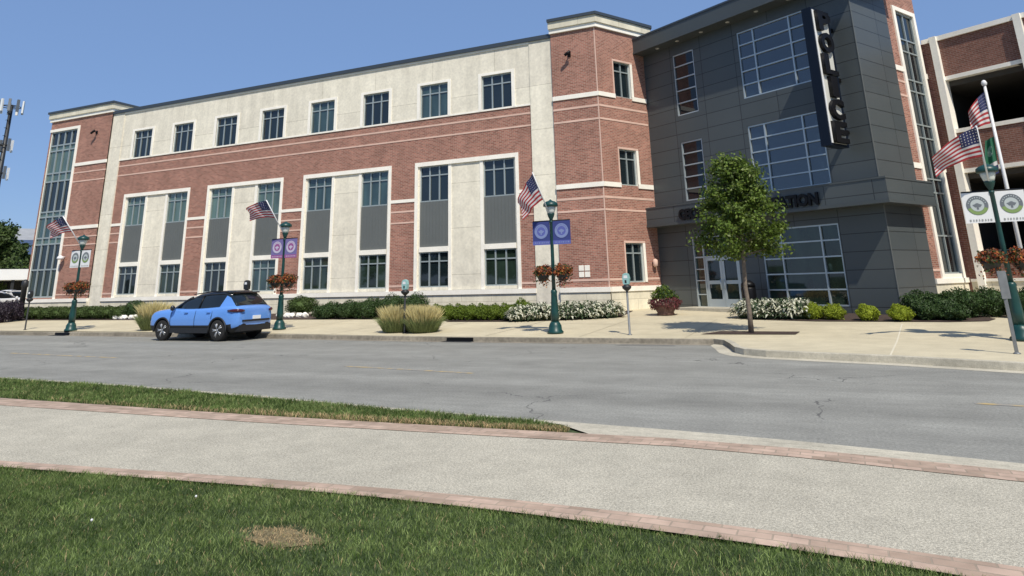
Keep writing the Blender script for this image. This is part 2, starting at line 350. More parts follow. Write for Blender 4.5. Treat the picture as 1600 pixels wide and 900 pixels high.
M['kerb_shade'] = gm('kerb_face_shade', (0.24, 0.215, 0.17), [(1.0, 5, .25, (1, 1, 1)), (10, 3, .22, (1, 1, 1))], bump=0.3)  # darker kerb concrete: shade along the kerb foot put into the colour
M['soil'] = gm('lawn_soil', (0.060, 0.085, 0.035), [(1.0, 4, .3, (1, 1, 1)), (30, 3, .4, (1, 1, 1))], bump=0.8, bscale=40)
M['paver'] = brickmat('paver', (0.50, 0.37, 0.285), (0.34, 0.25, 0.185), (0.33, 0.265, 0.20), 0.21, 0.105, 0.006, offset=0.5, uv=True, var=0.15, scale_noise=2.5, fine=0.12, bump=0.6)

def strip(name, top, bot, z, m, x0=-300, x1=300, extra=(), zt=None, uvm=False):
    xs = sorted({x for x, _ in top} | {x for x, _ in bot} | set(extra)); xs = [x for x in xs if x0 <= x <= x1]
    b = MB(); s = 0
    for a, c in zip(xs, xs[1:]):
        ya, yc, ba, bc = interp(top, a), interp(top, c), interp(bot, a), interp(bot, c)
        L = math.hypot(c - a, yc - ya)
        b.face([(a, ba, z), (c, bc, z), (c, yc, z), (a, ya, z)], m, [(s, 0), (s + L, 0), (s + L, yc - bc), (s, ya - ba)] if uvm else [(a, ba), (c, bc), (c, yc), (a, ya)])
        s += L
    return setp(b.build(name), kind='structure')

b = MB(); b.face([(-3000, -3000, -.08), (3000, -3000, -.08), (3000, 3000, -.08), (-3000, 3000, -.08)], M['soil']); setp(b.build('ground'), kind='structure')
b = MB(); b.face([(-400, -10, 0), (400, -10, 0), (400, 26, 0), (-400, 26, 0)], M['asphalt']); setp(b.build('road'), kind='structure')
b = MB(); xs = [p[0] for p in NROAD]
for a, c in zip(NROAD, NROAD[1:]):
    k = 0.16
    b.face([(a[0], -300, .1), (c[0], -300, .1), (c[0], c[1] - k, .1), (a[0], a[1] - k, .1)], M['soil'])
setp(b.build('lawn_ground'), kind='structure')
# near kerb
b = MB()
for a, c in zip(NROAD, NROAD[1:]):
    b.face([(a[0], a[1] - .17, .12), (c[0], c[1] - .17, .12), (c[0], c[1] - .02, .12), (a[0], a[1] - .02, .12)], M['kerb'])
    b.face([(a[0], a[1] - .02, .12), (c[0], c[1] - .02, .12), (c[0], c[1], -.02), (a[0], a[1], -.02)], M['kerb'])
setp(b.build('near_kerb'), kind='structure')
# concrete filler where the grass strip ends
b = MB(); fx = [-3.1, -2.6, -1.9, -.6, .5, 1.2, 5, 12, 60, 300]
for a, c in zip(fx, fx[1:]):
    b.face([(a, interp(BTOP, a) if a > -3 else interp(NROAD, a) - .17, .1195), (c, interp(BTOP, c), .1195), (c, interp(NROAD, c) - .17, .1195), (a, interp(NROAD, a) - .17, .1195)], M['kerb'])
setp(b.build('kerb_apron'), kind='structure')
strip('path', PTOP, PBOT, .120, M['path'])
strip('paver_border', BTOP, PTOP, .124, M['paver'], uvm=True)
strip('paver_border', PBOT, LAWN, .124, M['paver'], uvm=True)

# far pavement, kerb and gutter
xsK = sorted({p[0] for p in KERB} | {-45, -35, -8, -5, -3.1, -2.8, -2.55, -2.3, -1.95, -1.3, 4, 8, 20})
b = MB(); KW = 0.16
def kpt(i):
    x = xsK[i]; y = interp(KERB, x)
    a = xsK[max(0, i - 1)]; c = xsK[min(len(xsK) - 1, i + 1)]
    t = Vector((c - a, interp(KERB, c) - interp(KERB, a), 0)).normalized(); n = Vector((-t.y, t.x, 0))
    return Vector((x, y, 0)), n
ps = [kpt(i) for i in range(len(xsK))]
for (p, n), (q, m_) in zip(ps, ps[1:]):
    f = lambda P, nn, d, z: (P.x + nn.x * d, P.y + nn.y * d, z)
    b.face([f(p, n, 0, -.02), f(q, m_, 0, -.02), f(q, m_, .015, .125), f(p, n, .015, .125)], M['kerb_shade'] if q.x < -2.3 else M['kerb'])
    b.face([f(p, n, .015, .125), f(q, m_, .015, .125), f(q, m_, .03, .136), f(p, n, .03, .136)], M['kerb'])
    b.face([f(p, n, .03, .136), f(q, m_, .03, .136), f(q, m_, KW, .136), f(p, n, KW, .136)], M['kerb'])
    b.face([f(p, n, -.35, .004), f(q, m_, -.35, .004), f(q, m_, 0, .004), f(p, n, 0, .004)], M['kerb_shade'] if q.x < -3.2 else M['kerb'])  # gutter strip left of the bump-out carries the same painted shade
setp(b.build('far_kerb'), kind='structure')
b = MB(); rows = [21.0, 22.5, 24, 26, 30, 46]
for (p, n), (q, m_) in zip(ps, ps[1:]):
    ya, yb = p.y + .02, q.y + .02
    A = [ya, 19.4 if ya < 19.2 else ya + .2] + rows; B_ = [yb, 19.4 if yb < 19.2 else yb + .2] + rows
    for (a0, a1), (b0, b1) in zip(zip(A, A[1:]), zip(B_, B_[1:])):
        b.face([(p.x, a0, side_z(0, a0)), (q.x, b0, side_z(0, b0)), (q.x, b1, side_z(0, b1)), (p.x, a1, side_z(0, a1))], M['walk'])
setp(b.build('pavement'), kind='structure')
# joints in the pavement: shallow dark grooves and one pale one
b = MB()
def groove(x0, y0, x1, y1, w_, m_, n=6, h=.006):
    d = Vector((x1 - x0, y1 - y0, 0)); nn = Vector((-d.y, d.x, 0)).normalized() * w_ / 2
    for i in range(n):
        a = Vector((x0, y0, 0)) + d * i / n; c = Vector((x0, y0, 0)) + d * (i + 1) / n
        za, zc = side_z(0, a.y) + h, side_z(0, c.y) + h
        b.face([(a.x - nn.x, a.y - nn.y, za), (c.x - nn.x, c.y - nn.y, zc), (c.x + nn.x, c.y + nn.y, zc), (a.x + nn.x, a.y + nn.y, za)], m_)
M['joint'] = mat('joint', (0.44, 0.39, 0.28), 0.9, var=0.1)
M['joint_pale'] = mat('joint_pale', (0.64, 0.59, 0.46), 0.9, var=0.05)
groove(1.38, 23.5, .66, 16.1, .035, M['joint_pale'], 16)
for x in range(-46, -3, 3):
    groove(x, max(interp(KERB, x) + .2, 16), x, 25.2, .025, M['joint'], 12)
for y in (21.9, 23.6): groove(-60, y, 3, y, .02, M['joint'], 1)
setp(b.build('pavement_joints'), kind='structure')
# planting beds
b = MB(); 
def bed(poly, h=.012):
    b.face([(x, y, side_z(0, y) + h) for x, y in poly], M['mulch'])
for x0 in range(-50, -12, 4): bed([(x0, 25.5), (x0 + 4, 25.5), (x0 + 4, 29.2), (x0, 29.2)])
bed([(-14, 24.3), (-11, 24.3), (-9, 25.0), (-7.6, 26.1), (-7.9, 29), (-14, 29)], .016)
bed([(-3.3, 25.6), (-2.9, 25.0), (-.9, 24.3), (2.6, 24.05), (3.6, 24.3), (3.9, 25), (3.2, 27), (-2.6, 29.5), (-3.6, 27.3)], .016)
bed([(3.0, 27), (12, 22), (13, 25), (4.3, 31.5), (2.5, 28)], .022)
setp(b.build('planting_bed'), kind='structure')
b = MB(); bed([(-3.75, 20.55), (-1.3, 20.62), (-1.22, 21.3), (-3.3, 21.35)], .014); setp(b.build('tree_pit'), kind='structure')
# yellow centre line (worn)
ym = bpy.data.materials.new('worn_yellow_paint'); ym.use_nodes = True
N, L = ym.node_tree.nodes, ym.node_tree.links; B0 = N['Principled BSDF']; tc = N.new('ShaderNodeTexCoord')
n1 = N.new('ShaderNodeTexNoise'); n1.inputs['Scale'].default_value = 5; n1.inputs['Detail'].default_value = 6; L.new(tc.outputs['Object'], n1.inputs['Vector'])
mr = N.new('ShaderNodeMapRange'); mr.inputs['From Min'].default_value = .42; mr.inputs['From Max'].default_value = .62; mr.inputs['To Max'].default_value = .85; L.new(n1.outputs['Fac'], mr.inputs['Value'])
mx = N.new('ShaderNodeMix'); mx.data_type = 'RGBA'; mx.inputs[6].default_value = (.27, .262, .24, 1); mx.inputs[7].default_value = (.50, .36, .14, 1); L.new(mr.outputs[0], mx.inputs[0]); L.new(mx.outputs[2], B0.inputs['Base Color']); B0.inputs['Roughness'].default_value = .9
b = MB()
for (x0, y0), (x1, y1) in (((-10.1, 13.2), (-6.7, 12.72)), ((-23, 13.9), (-17.8, 13.5)), ((1.35, 11.42), (6, 10.6)), ((-40, 15), (-33, 14.5))):
    b.face([(x0, y0 - .06, .004), (x1, y1 - .06, .004), (x1, y1 + .06, .004), (x0, y0 + .06, .004)], ym)
setp(b.build('road_marking'), kind='structure')
b = MB()     # asphalt repair patches and a paler seam
M['patch'] = gm('asphalt_patch', (0.205, 0.202, 0.188), [(2, 5, .12, (1, 1, 1)), (50, 3, .15, (1, 1, 1))])
for x, y, a, c in ((-4.9, 19.0, .8, .13),):
    b.face([(x - a, y - c, .005), (x + a, y - c * .8, .005), (x + a * .9, y + c, .005), (x - a * .8, y + c, .005)], M['patch'])
setp(b.build('road_patch'), kind='structure')

# ================================================================== OFFICE BUILDING
F0 = Fr((0, 28.85, 0), 0); FT = Fr((0, 28.72, 0), 0)
CX = [-38.1 + 3.471 * k for k in range(8)]
bld = thing('office_building', 'long three-storey red brick and cream concrete building with paired window bays', 'building', (-25, 28.85, .4))
inv = Matrix.Translation((25, -28.85, -.4))
def part(b, name, parent=None, label=None):
    me = b.mesh(name); me.transform(inv if (parent in (None, bld) or getattr(parent, 'parent', None) == bld) else Matrix())
    o = link(name, me, parent or bld)
    if label: o['label'] = label
    return o
pairs = [(CX[i] + CX[i + 1]) / 2 for i in (0, 2, 4, 6)]
HW = 2.78
# brick field
b = MB()
holes = [(c - HW, c + HW, 1.42, 7.45) for c in pairs]
b.wall(F0, -40.0, -12.05, 1.42, 9.6, 0, M['brick'], holes, depth=.05)
part(b, 'brick_wall')
# concrete upper band and pilasters
b = MB(); up = [(c - .8, c + .8, 9.64, 11.37) for c in CX]
b.wall(F0, -40.0, -12.05, 9.6, 12.7, .02, M['precast'], up, depth=.16, rm=M['trim'])
b.fbox(F0, -41.05, -40.0, .2, 12.7, -.1, .06, M['precast']); b.fbox(F0, -12.05, -10.9, .2, 12.7, -.1, .06, M['precast'])
for c in pairs:      # concrete inside the bays
    a = c - 1.7355; d = c + 1.7355
    b.wall(F0, c - HW, c + HW, 1.42, 7.45, -.05, M['precast'], [(a - .8, a + .8, 1.57, 7.25), (d - .8, d + .8, 1.57, 7.25)], depth=.12, rm=M['trim'])
part(b, 'concrete_wall')
b = MB()
b.fbox(F0, -40.0, -12.05, .1, 1.22, -.1, .03, M['stone']); b.fbox(F0, -40.0, -12.05, 1.22, 1.42, -.1, .09, M['trim'])
b.fbox(FT, -47.1, -41.05, .1, 1.22, -.1, .05, M['stone']); b.fbox(FT, -47.1, -41.05, 1.22, 1.42, -.1, .10, M['trim'])
b.fbox(FT, -10.9, -8.72, .1, 1.22, -.1, .05, M['stone']); b.fbox(FT, -10.9, -8.68, 1.22, 1.42, -.1, .10, M['trim'])
part(b, 'stone_base')
# trims
b = MB()
for c in pairs:
    b.fbox(F0, c - HW, c - HW + .16, 1.42, 7.45, -.06, .035, M['trim']); b.fbox(F0, c + HW - .16, c + HW, 1.42, 7.45, -.06, .035, M['trim'])
    b.fbox(F0, c - HW + .16, c + HW - .16, 7.25, 7.45, -.06, .033, M['trim'])
    for q in (c - 1.7355, c + 1.7355):
        for s_ in (-1, 1):
            e = q + s_ * .8; f_ = e + s_ * .17
            if abs(f_ - c) < 2.2: b.fbox(F0, min(e, f_), max(e, f_), 1.42, 7.25, -.06, -.02, M['trim'])
        b.fbox(F0, q - .8, q + .8, 3.17, 3.40, -.17, -.012, M['trim'])
for c in CX:
    b.fbox(F0, c - .97, c - .8, 9.64, 11.5, .0, .05, M['trim']); b.fbox(F0, c + .8, c + .97, 9.64, 11.5, .0, .05, M['trim']); b.fbox(F0, c - .8, c + .8, 11.37, 11.5, .0, .048, M['trim'])
b.fbox(F0, -40.0, -12.05, 9.60, 9.68, .0, .045, M['trim'])
xs_ = [-40.0] + [v for c in pairs for v in (c - HW, c + HW)] + [-12.05]
for i in range(0, len(xs_), 2): b.fbox(F0, xs_[i], xs_[i + 1], 5.57, 5.72, -.02, .03, M['trim'])
b.fbox(F0, -40.0, -12.05, 12.60, 12.7, .0, .07, M['trim'])
part(b, 'trim')
def course(fr, a, d, z, h=.08):
    b = MB(); b.fbox(fr, a, d, z, z + h, -.02, .016, M['band']); part(b, 'brick_course')
for z in (9.2, 8.62): course(F0, -40.0, -12.05, z)
for i in range(0, len(xs_), 2):
    for z, h in ((5.09, .08), (4.56, .08), (1.60, .10)): course(F0, xs_[i], xs_[i + 1], z, h)
for c in CX:
    b = MB()
    b.fbox(F0, c - .8, c + .8, 3.40, 5.53, -.2, -.09, M['spandrel'])
    for k in range(1, 9): 
        x = c - .8 + 1.6 * k / 9; b.fbox(F0, x - .008, x + .008, 3.40, 5.53, -.1, -.082, M['spandrel'])
    part(b, 'spandrel_panel')
def lite(b, fr, x0, x1, za, zb, o, m_):      # one sheet of glass, never perfectly flat in its frame
    j = [random.uniform(-.006, .006) for _ in range(3)]; j.append(j[0] + j[2] - j[1])
    b.face([fr.p(x0, za, o + j[0]), fr.p(x1, za, o + j[1]), fr.p(x1, zb, o + j[2]), fr.p(x0, zb, o + j[3])], m_, [(x0, za), (x1, za), (x1, zb), (x0, zb)])
def office_window(fr, c, z0, z1, o, hw=.8, lites=3, gl='glass', tr=.27, parent=None):
    b = MB(); t = .055; a, d = c - hw, c + hw; zt = z1 - (z1 - z0) * tr
    b.fbox(fr, a, a + t, z0, z1, o - .06, o, M['alu']); b.fbox(fr, d - t, d, z0, z1, o - .06, o, M['alu'])
    b.fbox(fr, a + t, d - t, z0, z0 + t, o - .06, o - .002, M['alu']); b.fbox(fr, a + t, d - t, z1 - t, z1, o - .06, o - .002, M['alu'])
    for k in range(1, lites): x = a + 2 * hw * k / lites; b.fbox(fr, x - .033, x + .033, z0 + t, z1 - t, o - .06, o + .004, M['alu'])
    b.fbox(fr, a + t, d - t, zt - .03, zt + .03, o - .06, o + .001, M['alu'])
    w_ = part(b, 'window', parent); b = MB()
    for k in range(lites):
        x0 = a + .01 + (d - a - .02) * k / lites; x1 = a + .01 + (d - a - .02) * (k + 1) / lites
        for za, zb in ((z0 + .01, zt), (zt, z1 - .01)): lite(b, fr, x0, x1, za, zb, o - .045, M[gl])
    part(b, 'pane', w_)
    return w_
for i, c in enumerate(CX):
    office_window(F0, c, 9.645, 11.365, -.06, gl='glass_mid' if i in (4, 6) else 'glass')
    office_window(F0, c, 5.53, 7.25, -.10, gl='glass_teal' if i < 4 else ('glass_mid' if i < 6 else 'glass'))
    office_window(F0, c, 1.57, 3.17, -.10, gl=('glass', 'glass_green', 'glass', 'glass_mid', 'glass_green', 'glass_green', 'glass', 'glass_green')[i])
# left stair tower with corner curtain wall
b = MB()
b.wall(FT, -47.1, -41.05, 1.42, 12.85, 0, M['brick'], [(-46.95, -44.28, 1.5, 12.15)], depth=.15, rm=M['trim'])
part(b, 'tower_wall')
FL = Fr((-47.1, 29.0, 0), -90)
b = MB()
b.fbox(FT, -44.28, -44.08, 1.42, 12.33, -.02, .045, M['trim']); b.fbox(FT, -47.1, -44.28, 12.15, 12.33, -.02, .045, M['trim'])
for z in (9.6, 5.57): b.fbox(FT, -44.08, -41.05, z, z + .2, -.02, .05, M['trim'])
part(b, 'tower_trim')
for z in (9.12, 8.55, 5.05, 4.56, 1.62): course(FT, -44.08, -41.05, z)
b = MB(); u0, u1 = -46.95, -44.28
for k in range(5): x = u0 + (u1 - u0) * k / 4; b.fbox(FT, x - (.0 if k == 0 else .045), x + (.0 if k == 4 else .045), 1.5, 12.15, -.14, -.05, M['alu'])
for z in (1.5, 3.15, 4.72, 5.12, 6.45, 6.78, 8.75, 9.3, 10.8, 11.16, 12.07): b.fbox(FT, u0, u1, z, z + .09, -.14, -.054, M['alu'])
cw = part(b, 'window', label='tall curtain wall of narrow glass strips up the corner tower')
b = MB(); zz = [1.5, 3.15, 4.72, 5.12, 6.45, 6.78, 8.75, 9.3, 10.8, 11.16, 12.15]; gl = ['glass_green', 'glass', 'glass_teal', 'glass_mid', 'glass_teal', 'glass', 'glass_teal', 'glass_teal', 'glass_teal', 'glass']
for i in range(10): b.fq(FT, u0, u1, zz[i], zz[i + 1], -.12, M[gl[i]])
part(b, 'pane', cw)
def cornice(segs, z0=12.85):
    b = MB()
    for fr, a, d in segs:
        b.fbox(fr, a, d, z0, z0 + .42, -.3, .16, M['trim']); b.fbox(fr, a - .12, d + .12, z0 + .42, z0 + .6, -.3, .30, M['trim'])
        b.fbox(fr, a - .16, d + .16, z0 + .6, z0 + .74, -.3, .34, M['cap'])
    return part(b, 'cornice')
def prism_cornice(polyfn):
    b = MB()
    for off, z0, z1, m_ in ((.10, 12.85, 13.06, 'trim'), (.17, 13.06, 13.40, 'stone'), (.24, 13.40, 13.54, 'cap')):
        b.prism(polyfn(off), z0, z1, M[m_])
    return part(b, 'cornice')
prism_cornice(lambda o: [(-47.1 - o, 28.72 - o), (-41.05 + o, 28.72 - o), (-41.05 + o, 34 + o), (-47.1 - o, 34 + o)])
# right octagonal brick tower
C0 = Vector((-8.75, 28.75, 0)); d60 = Vector((.5, .8660254, 0)); gdir = Vector((.8660254, -.5, 0)); nG = Vector((-.5, -.8660254, 0))
E0 = Vector((-8.75, 28.85, 0)) + d60 * 2.95; K0 = E0 + gdir * 10.25
FD = Fr((-8.72, 28.72, 0), 60)
b = MB()
b.wall(FT, -10.9, -8.72, 1.42, 12.85, 0, M['brick'])
tw = [(1.0, 2.06, 1.57, 3.2), (1.0, 2.06, 5.68, 7.28), (1.0, 2.06, 9.7, 11.38)]
b.wall(FD, 0, 3.3, 1.42, 12.85, 0, M['brick'], tw, depth=.14, rm=M['trim'])
b.wall(FD, 0, 3.3, .1, 1.22, .05, M['stone']); b.fbox(FD, 0, 3.0, 1.22, 1.42, -.1, .10, M['trim'])
b.fbox(FT, -8.78, -8.73, 1.42, 12.85, -.01, .012, M['band']); 
part(b, 'tower_wall')
for z in (9.6, 5.57):
    for fr_, a_, d_, h_ in ((FT, -10.9, -8.69, .2), (FD, .01, 1.0, .198), (FD, 2.06, 3.0, .198)):
        b = MB(); b.fbox(fr_, a_, d_, z, z + h_, -.02, .05, M['trim']); part(b, 'string_course')
for _, __, z0, z1 in tw:
    b = MB(); b.fbox(FD, 2.06, 2.2, z0, z1, -.02, .03, M['trim']); b.fbox(FD, .93, 1.0, z0, z1, -.02, .028, M['band']); b.fbox(FD, .93, 2.2, z1, z1 + .09, -.02, .032, M['band']); part(b, 'window_surround')
for z in (9.12, 8.52, 5.07, 4.54, 1.66):
    course(FT, -10.9, -8.71, z, .09)
    if z > 2: course(FD, .005, 2.99, z, .088)
    else: course(FD, .005, .93, z, .088); course(FD, 2.2, 2.99, z, .088)
for _, __, z0, z1 in tw: office_window(FD, 1.53, z0, z1, -.08, hw=.53, lites=2, gl='glass', tr=.26)
def oct_(o):
    t = math.tan(R(30)) * o
    a = Vector((-10.9 - o * .3, 28.72 - o)); c = Vector((-8.72 + t, 28.72 - o)); d = Vector((-8.72, 28.72)) + Vector((.5, .866)) * (3.4 + o * .6) + Vector((.866, -.5)) * o
    return [tuple(a), tuple(c), tuple(d), (d.x - 1.5, d.y + 3), (-10.9 - o * .3, 34)]
prism_cornice(oct_)
b = MB(); b.fbox(F0, -41.05, -10.9, 12.7, 12.9, -.4, .14, M['cap']); part(b, 'roof_cap')
b = MB(); b.box(-46.9, -9.0, 29.12, 50, .1, 12.55, M['precast']); b.box(-46.95, -41.2, 29.05, 34, 12.55, 12.9, M['brick'])
b.prism([(-10.8, 29.05), (-8.95, 29.05), (-7.55, 31.4), (-8, 40), (-10.8, 40)], .1, 12.9, M['brick'])
b.fbox(FL, -21, 0, .1, 12.6, -.1, 0.0, M['brick'])
part(b, 'building_core')

# wall fittings
def fitting(name, label, cat, loc, rz, fn, group=None):
    t = thing(name, label, cat, loc, rz, group); fn(t); return t
def wallcam(t):
    b = MB(); b.box(-.07, .07, -.05, 0, -.10, .10, M['black']); b.build('mount_plate', t)
    b = MB(); b.tube([(0, -.04, .0), (.02, -.3, .05)], .035, M['black']); b.build('arm', t)
    b = MB(); b.tube([(-.12, -.32, -.10), (.14, -.28, .08)], .07, M['black'], 10); b.build('lamp_housing', t)
fitting('wall_floodlight', 'small black floodlight high on the brick corner tower beside the grey block', 'light', (-10.0, 28.72, 11.7), 0, wallcam, 'black floodlights on the brick towers')
fitting('wall_floodlight', 'small black floodlight high on the glass-cornered tower at the far end', 'light', (-42.35, 28.72, 11.65), 0, wallcam, 'black floodlights on the brick towers')
def dome(t):
    b = MB(); b.lathe([(.14, -.06), (.2, 0), (.18, .1), (.02, .2)], M['white'], 14, (0, -.28, 0)); b.build('dome', t)
    b = MB(); b.tube([(0, 0, .1), (0, -.28, .1)], .04, M['white']); b.build('arm', t)
fitting('security_camera', 'white dome camera on brick beside the glass curtain wall', 'camera', (-43.7, 28.72, 3.8), 0, dome)
def sconce(t):
    b = MB(); b.lathe([(.05, -.16), (.11, -.1), (.11, .12), (.04, .18)], M['band'], 10, (0, -.14, 0)); b.build('lamp_body', t)
    b = MB(); b.box(-.05, .05, -.12, 0, -.04, .04, M['dark_metal']); b.build('bracket', t)
pS = FD.p(2.62, 2.35, 0.0); fitting('wall_sconce', 'small pale sconce on brick tower wall next to the entrance canopy', 'light', pS, R(60), sconce)
def vents(t):
    b = MB()
    for i in (0, 1):
        for k in (0, 1): b.box(-.24 + .26 * i, -.02 + .26 * i, -.025, 0, -.22 + .26 * k, 0 + .26 * k, M['trim'])
    b.build('plate', t)
fitting('wall_plaque', 'cluster of four small white square plates on the brick corner tower', 'plaque', (-9.8, 28.72, 2.05), 0, vents)

# ================================================================== GREY POLICE BLOCK
G = Fr(E0, -30); D3 = Fr(K0, 60)
pol = thing('police_station', 'dark grey panelled police station block with big square windows and canopy', 'building', tuple(E0 + gdir * 5 + Vector((0, 0, .45))), R(-30))
pinv = pol.matrix_basis.inverted() if False else (Matrix.Translation(E0 + gdir * 5 + Vector((0, 0, .45))) @ Matrix.Rotation(R(-30), 4, 'Z')).inverted()
def ppart(b, name, parent=None, label=None, weld=True):
    me = b.mesh(name) if isinstance(b, MB) else b; me.transform(pinv); o = link(name, me, parent or pol)
    if label: o['label'] = label
    return o
WN = [(1.87, 3.05, 8.62, 11.45), (1.9, 3.05, 4.87, 7.42), (5.38, 8.55, 8.62, 11.45), (5.38, 8.55, 4.78, 7.47), (5.4, 8.56, .62, 3.4), (2.0, 4.27, .5, 3.35)]
b = MB(); b.wall(G, 0, 10.25, .1, 12.0, 0, M['panel'], WN, depth=.12, rm=M['panel_plain']); b.wall(D3, 0, 2.62, .1, 12.0, 0, M['panel'])
b.fbox(G, 10.235, 10.262, .1, 12.0, -.02, .012, M['spandrel'])
core = [tuple((E0 + gdir * .1 - nG * .2)[:2]), tuple((K0 - gdir * .2 - nG * .2)[:2]), tuple((K0 - gdir * .2 - nG * 2.7)[:2]), tuple((K0 - gdir * 6 - nG * 9)[:2]), tuple((E0 - gdir * .2 - nG * 9)[:2])]
b.prism(core, .1, 11.99, M['panel_plain'])
ppart(b, 'panel_wall')
def pwin(a, d, z0, z1, mull, rows, gl='glass_navy'):
    b = MB(); t = .05; o = -.02
    b.fbox(G, a, a + t, z0, z1, -.1, o, M['silver']); b.fbox(G, d - t, d, z0, z1, -.1, o, M['silver']); b.fbox(G, a + t, d - t, z0, z0 + t, -.1, o - .002, M['silver']); b.fbox(G, a + t, d - t, z1 - t, z1, -.1, o - .002, M['silver'])
    for x in mull: b.fbox(G, x - .03, x + .03, z0 + t, z1 - t, -.1, o + .004, M['silver'])
    for k in range(1, rows): z = z0 + (z1 - z0) * k / rows; b.fbox(G, a + t, d - t, z - .025, z + .025, -.1, o + .001, M['silver'])
    w_ = ppart(b, 'window'); b = MB(); us_ = [a + .01] + list(mull) + [d - .01]; hz_ = (z1 - z0 - .02) / rows
    for u_, v_ in zip(us_, us_[1:]):
        for k in range(rows): lite(b, G, u_, v_, z0 + .01 + hz_ * k, z0 + .01 + hz_ * (k + 1), -.08, M[gl])
    ppart(b, 'pane', w_)
pwin(*WN[0], [], 5, 'glass_dull'); pwin(*WN[1], [], 5, 'glass_dull'); pwin(*WN[2], [6.13, 7.77], 5); pwin(*WN[3], [6.13, 7.77], 5); pwin(*WN[4], [6.22, 7.85], 5, 'glass_green')
# entrance
b = MB(); a, d, z0, z1 = WN[5]
for x in (a, 2.5, d - .06): b.fbox(G, x, x + .06, z0, z1, -.11, -.02, M['silver'])
for z in (z0, 2.47, z1 - .06): b.fbox(G, a, d, z, z + .06, -.11, -.024, M['silver'])
for z in (1.0, 1.55, 2.0): b.fbox(G, a + .06, 2.5, z, z + .04, -.11, -.03, M['silver'])
ef = ppart(b, 'entrance_frame'); b = MB(); b.fbox(G, a + .01, d - .01, z0, z1, -.118, -.105, M['glass_green']); ppart(b, 'pane', ef)
for k in (0, 1):
    x0 = 2.57 + k * .825; x1 = x0 + .815; b = MB(); s_ = .11
    for uu in ((x0, x0 + s_), (x1 - s_, x1)): b.fbox(G, *uu, .56, 2.46, -.09, -.035, M['silver'])
    for zz_ in ((.56, .84), (1.42, 1.56), (2.35, 2.46)): b.fbox(G, x0 + s_, x1 - s_, *zz_, -.09, -.037, M['silver'])
    dr = ppart(b, 'door'); b = MB(); b.fbox(G, x0 + s_, x1 - s_, .84, 2.35, -.08, -.07, M['glass']); ppart(b, 'door_glass', dr)
    b = MB(); hx = x1 - .09 if k == 0 else x0 + .09; b.tube([G.p(hx, 1.2, .02), G.p(hx, 1.6, .02)], .018, M['silver']); ppart(b, 'handle', dr)
b = MB(); b.fbox(G, 1.8, 4.6, .3, .545, -.1, 1.3, M['kerb']); ppart(b, 'doorstep')
# canopy and roof fascia
def ring(o_f, o_s, u_end, d_end):
    a = E0 + nG * o_f + gdir * (-.02); k = K0 + nG * o_f + gdir * o_s; e = K0 + gdir * o_s - nG * d_end
    return [tuple(a[:2]), tuple(k[:2]), tuple(e[:2]), tuple((K0 - nG * d_end - gdir * .1)[:2]), tuple((K0 - nG * .1 - gdir * .1)[:2]), tuple((E0 - nG * .1)[:2])]
b = MB(); b.prism(ring(.62, .5, 0, 2.6), 3.98, 4.66, M['panel'], M['panel_plain']); b.prism(ring(.65, .53, 0, 2.6), 3.87, 3.98, M['panel_plain']); b.prism(ring(.64, .52, 0, 2.6), 4.66, 4.72, M['panel_plain'])
ppart(b, 'canopy')
b = MB(); b.prism(ring(.66, .55, 0, 2.7), 12.02, 12.62, M['panel_plain']); b.prism(ring(.70, .58, 0, 2.7), 11.93, 12.02, M['panel_plain']); b.prism(ring(.69, .57, 0, 2.7), 12.62, 12.70, M['cap'])
b.prism(core, 12.0, 12.5, M['panel_plain'])
fas = ppart(b, 'roof_fascia')
for u in (1.3, 2.5, 3.85, 5.25, 6.65, 8.1):
    b = MB(); c = G.p(u, 11.915, .32); b.lathe([(.08, 0), (.09, .02)], M['lens'], 12, tuple(c)); ppart(b, 'downlight', fas)

def text_mesh(s, size, ext=.03, off=0.0, mat_=None, align='LEFT'):
    cu = bpy.data.curves.new('t', 'FONT'); cu.body = s; cu.size = size; cu.extrude = ext; cu.offset = off; cu.align_x = align; cu.resolution_u = 3
    o = bpy.data.objects.new('t', cu); COL.objects.link(o); dg = bpy.context.evaluated_depsgraph_get(); dg.update()
    me = bpy.data.meshes.new_from_object(o.evaluated_get(dg)); bpy.data.objects.remove(o); bpy.data.curves.remove(cu)
    me.materials.clear(); me.materials.append(mat_); return me
def place_text(me, fr, u, z, o, sx=1.0, sz=1.0):
    me.transform(Matrix.Diagonal((sx, sz, 1, 1)))
    m4 = Matrix(((fr.u.x, 0, fr.n.x, 0), (fr.u.y, 0, fr.n.y, 0), (0, 1, 0, 0), (0, 0, 0, 1)))
    me.transform(m4); me.transform(Matrix.Translation(fr.p(u, z, o)))
FC = Fr(E0, -30)
for word, u in (('GEOR', 2.0), ('STATION', 6.22)):
    me = text_mesh(word, .56, .04, .028, M['black'])
    xs2 = [v.co.x for v in me.vertices]; wdt = max(xs2) - min(xs2); tgt = {'GEOR': 1.35, 'STATION': 2.15}[word]
    place_text(me, FC, u, 4.06, .66, tgt / wdt, 1.0)
    ppart(me, 'canopy_letters', label='black raised letters on the canopy front')
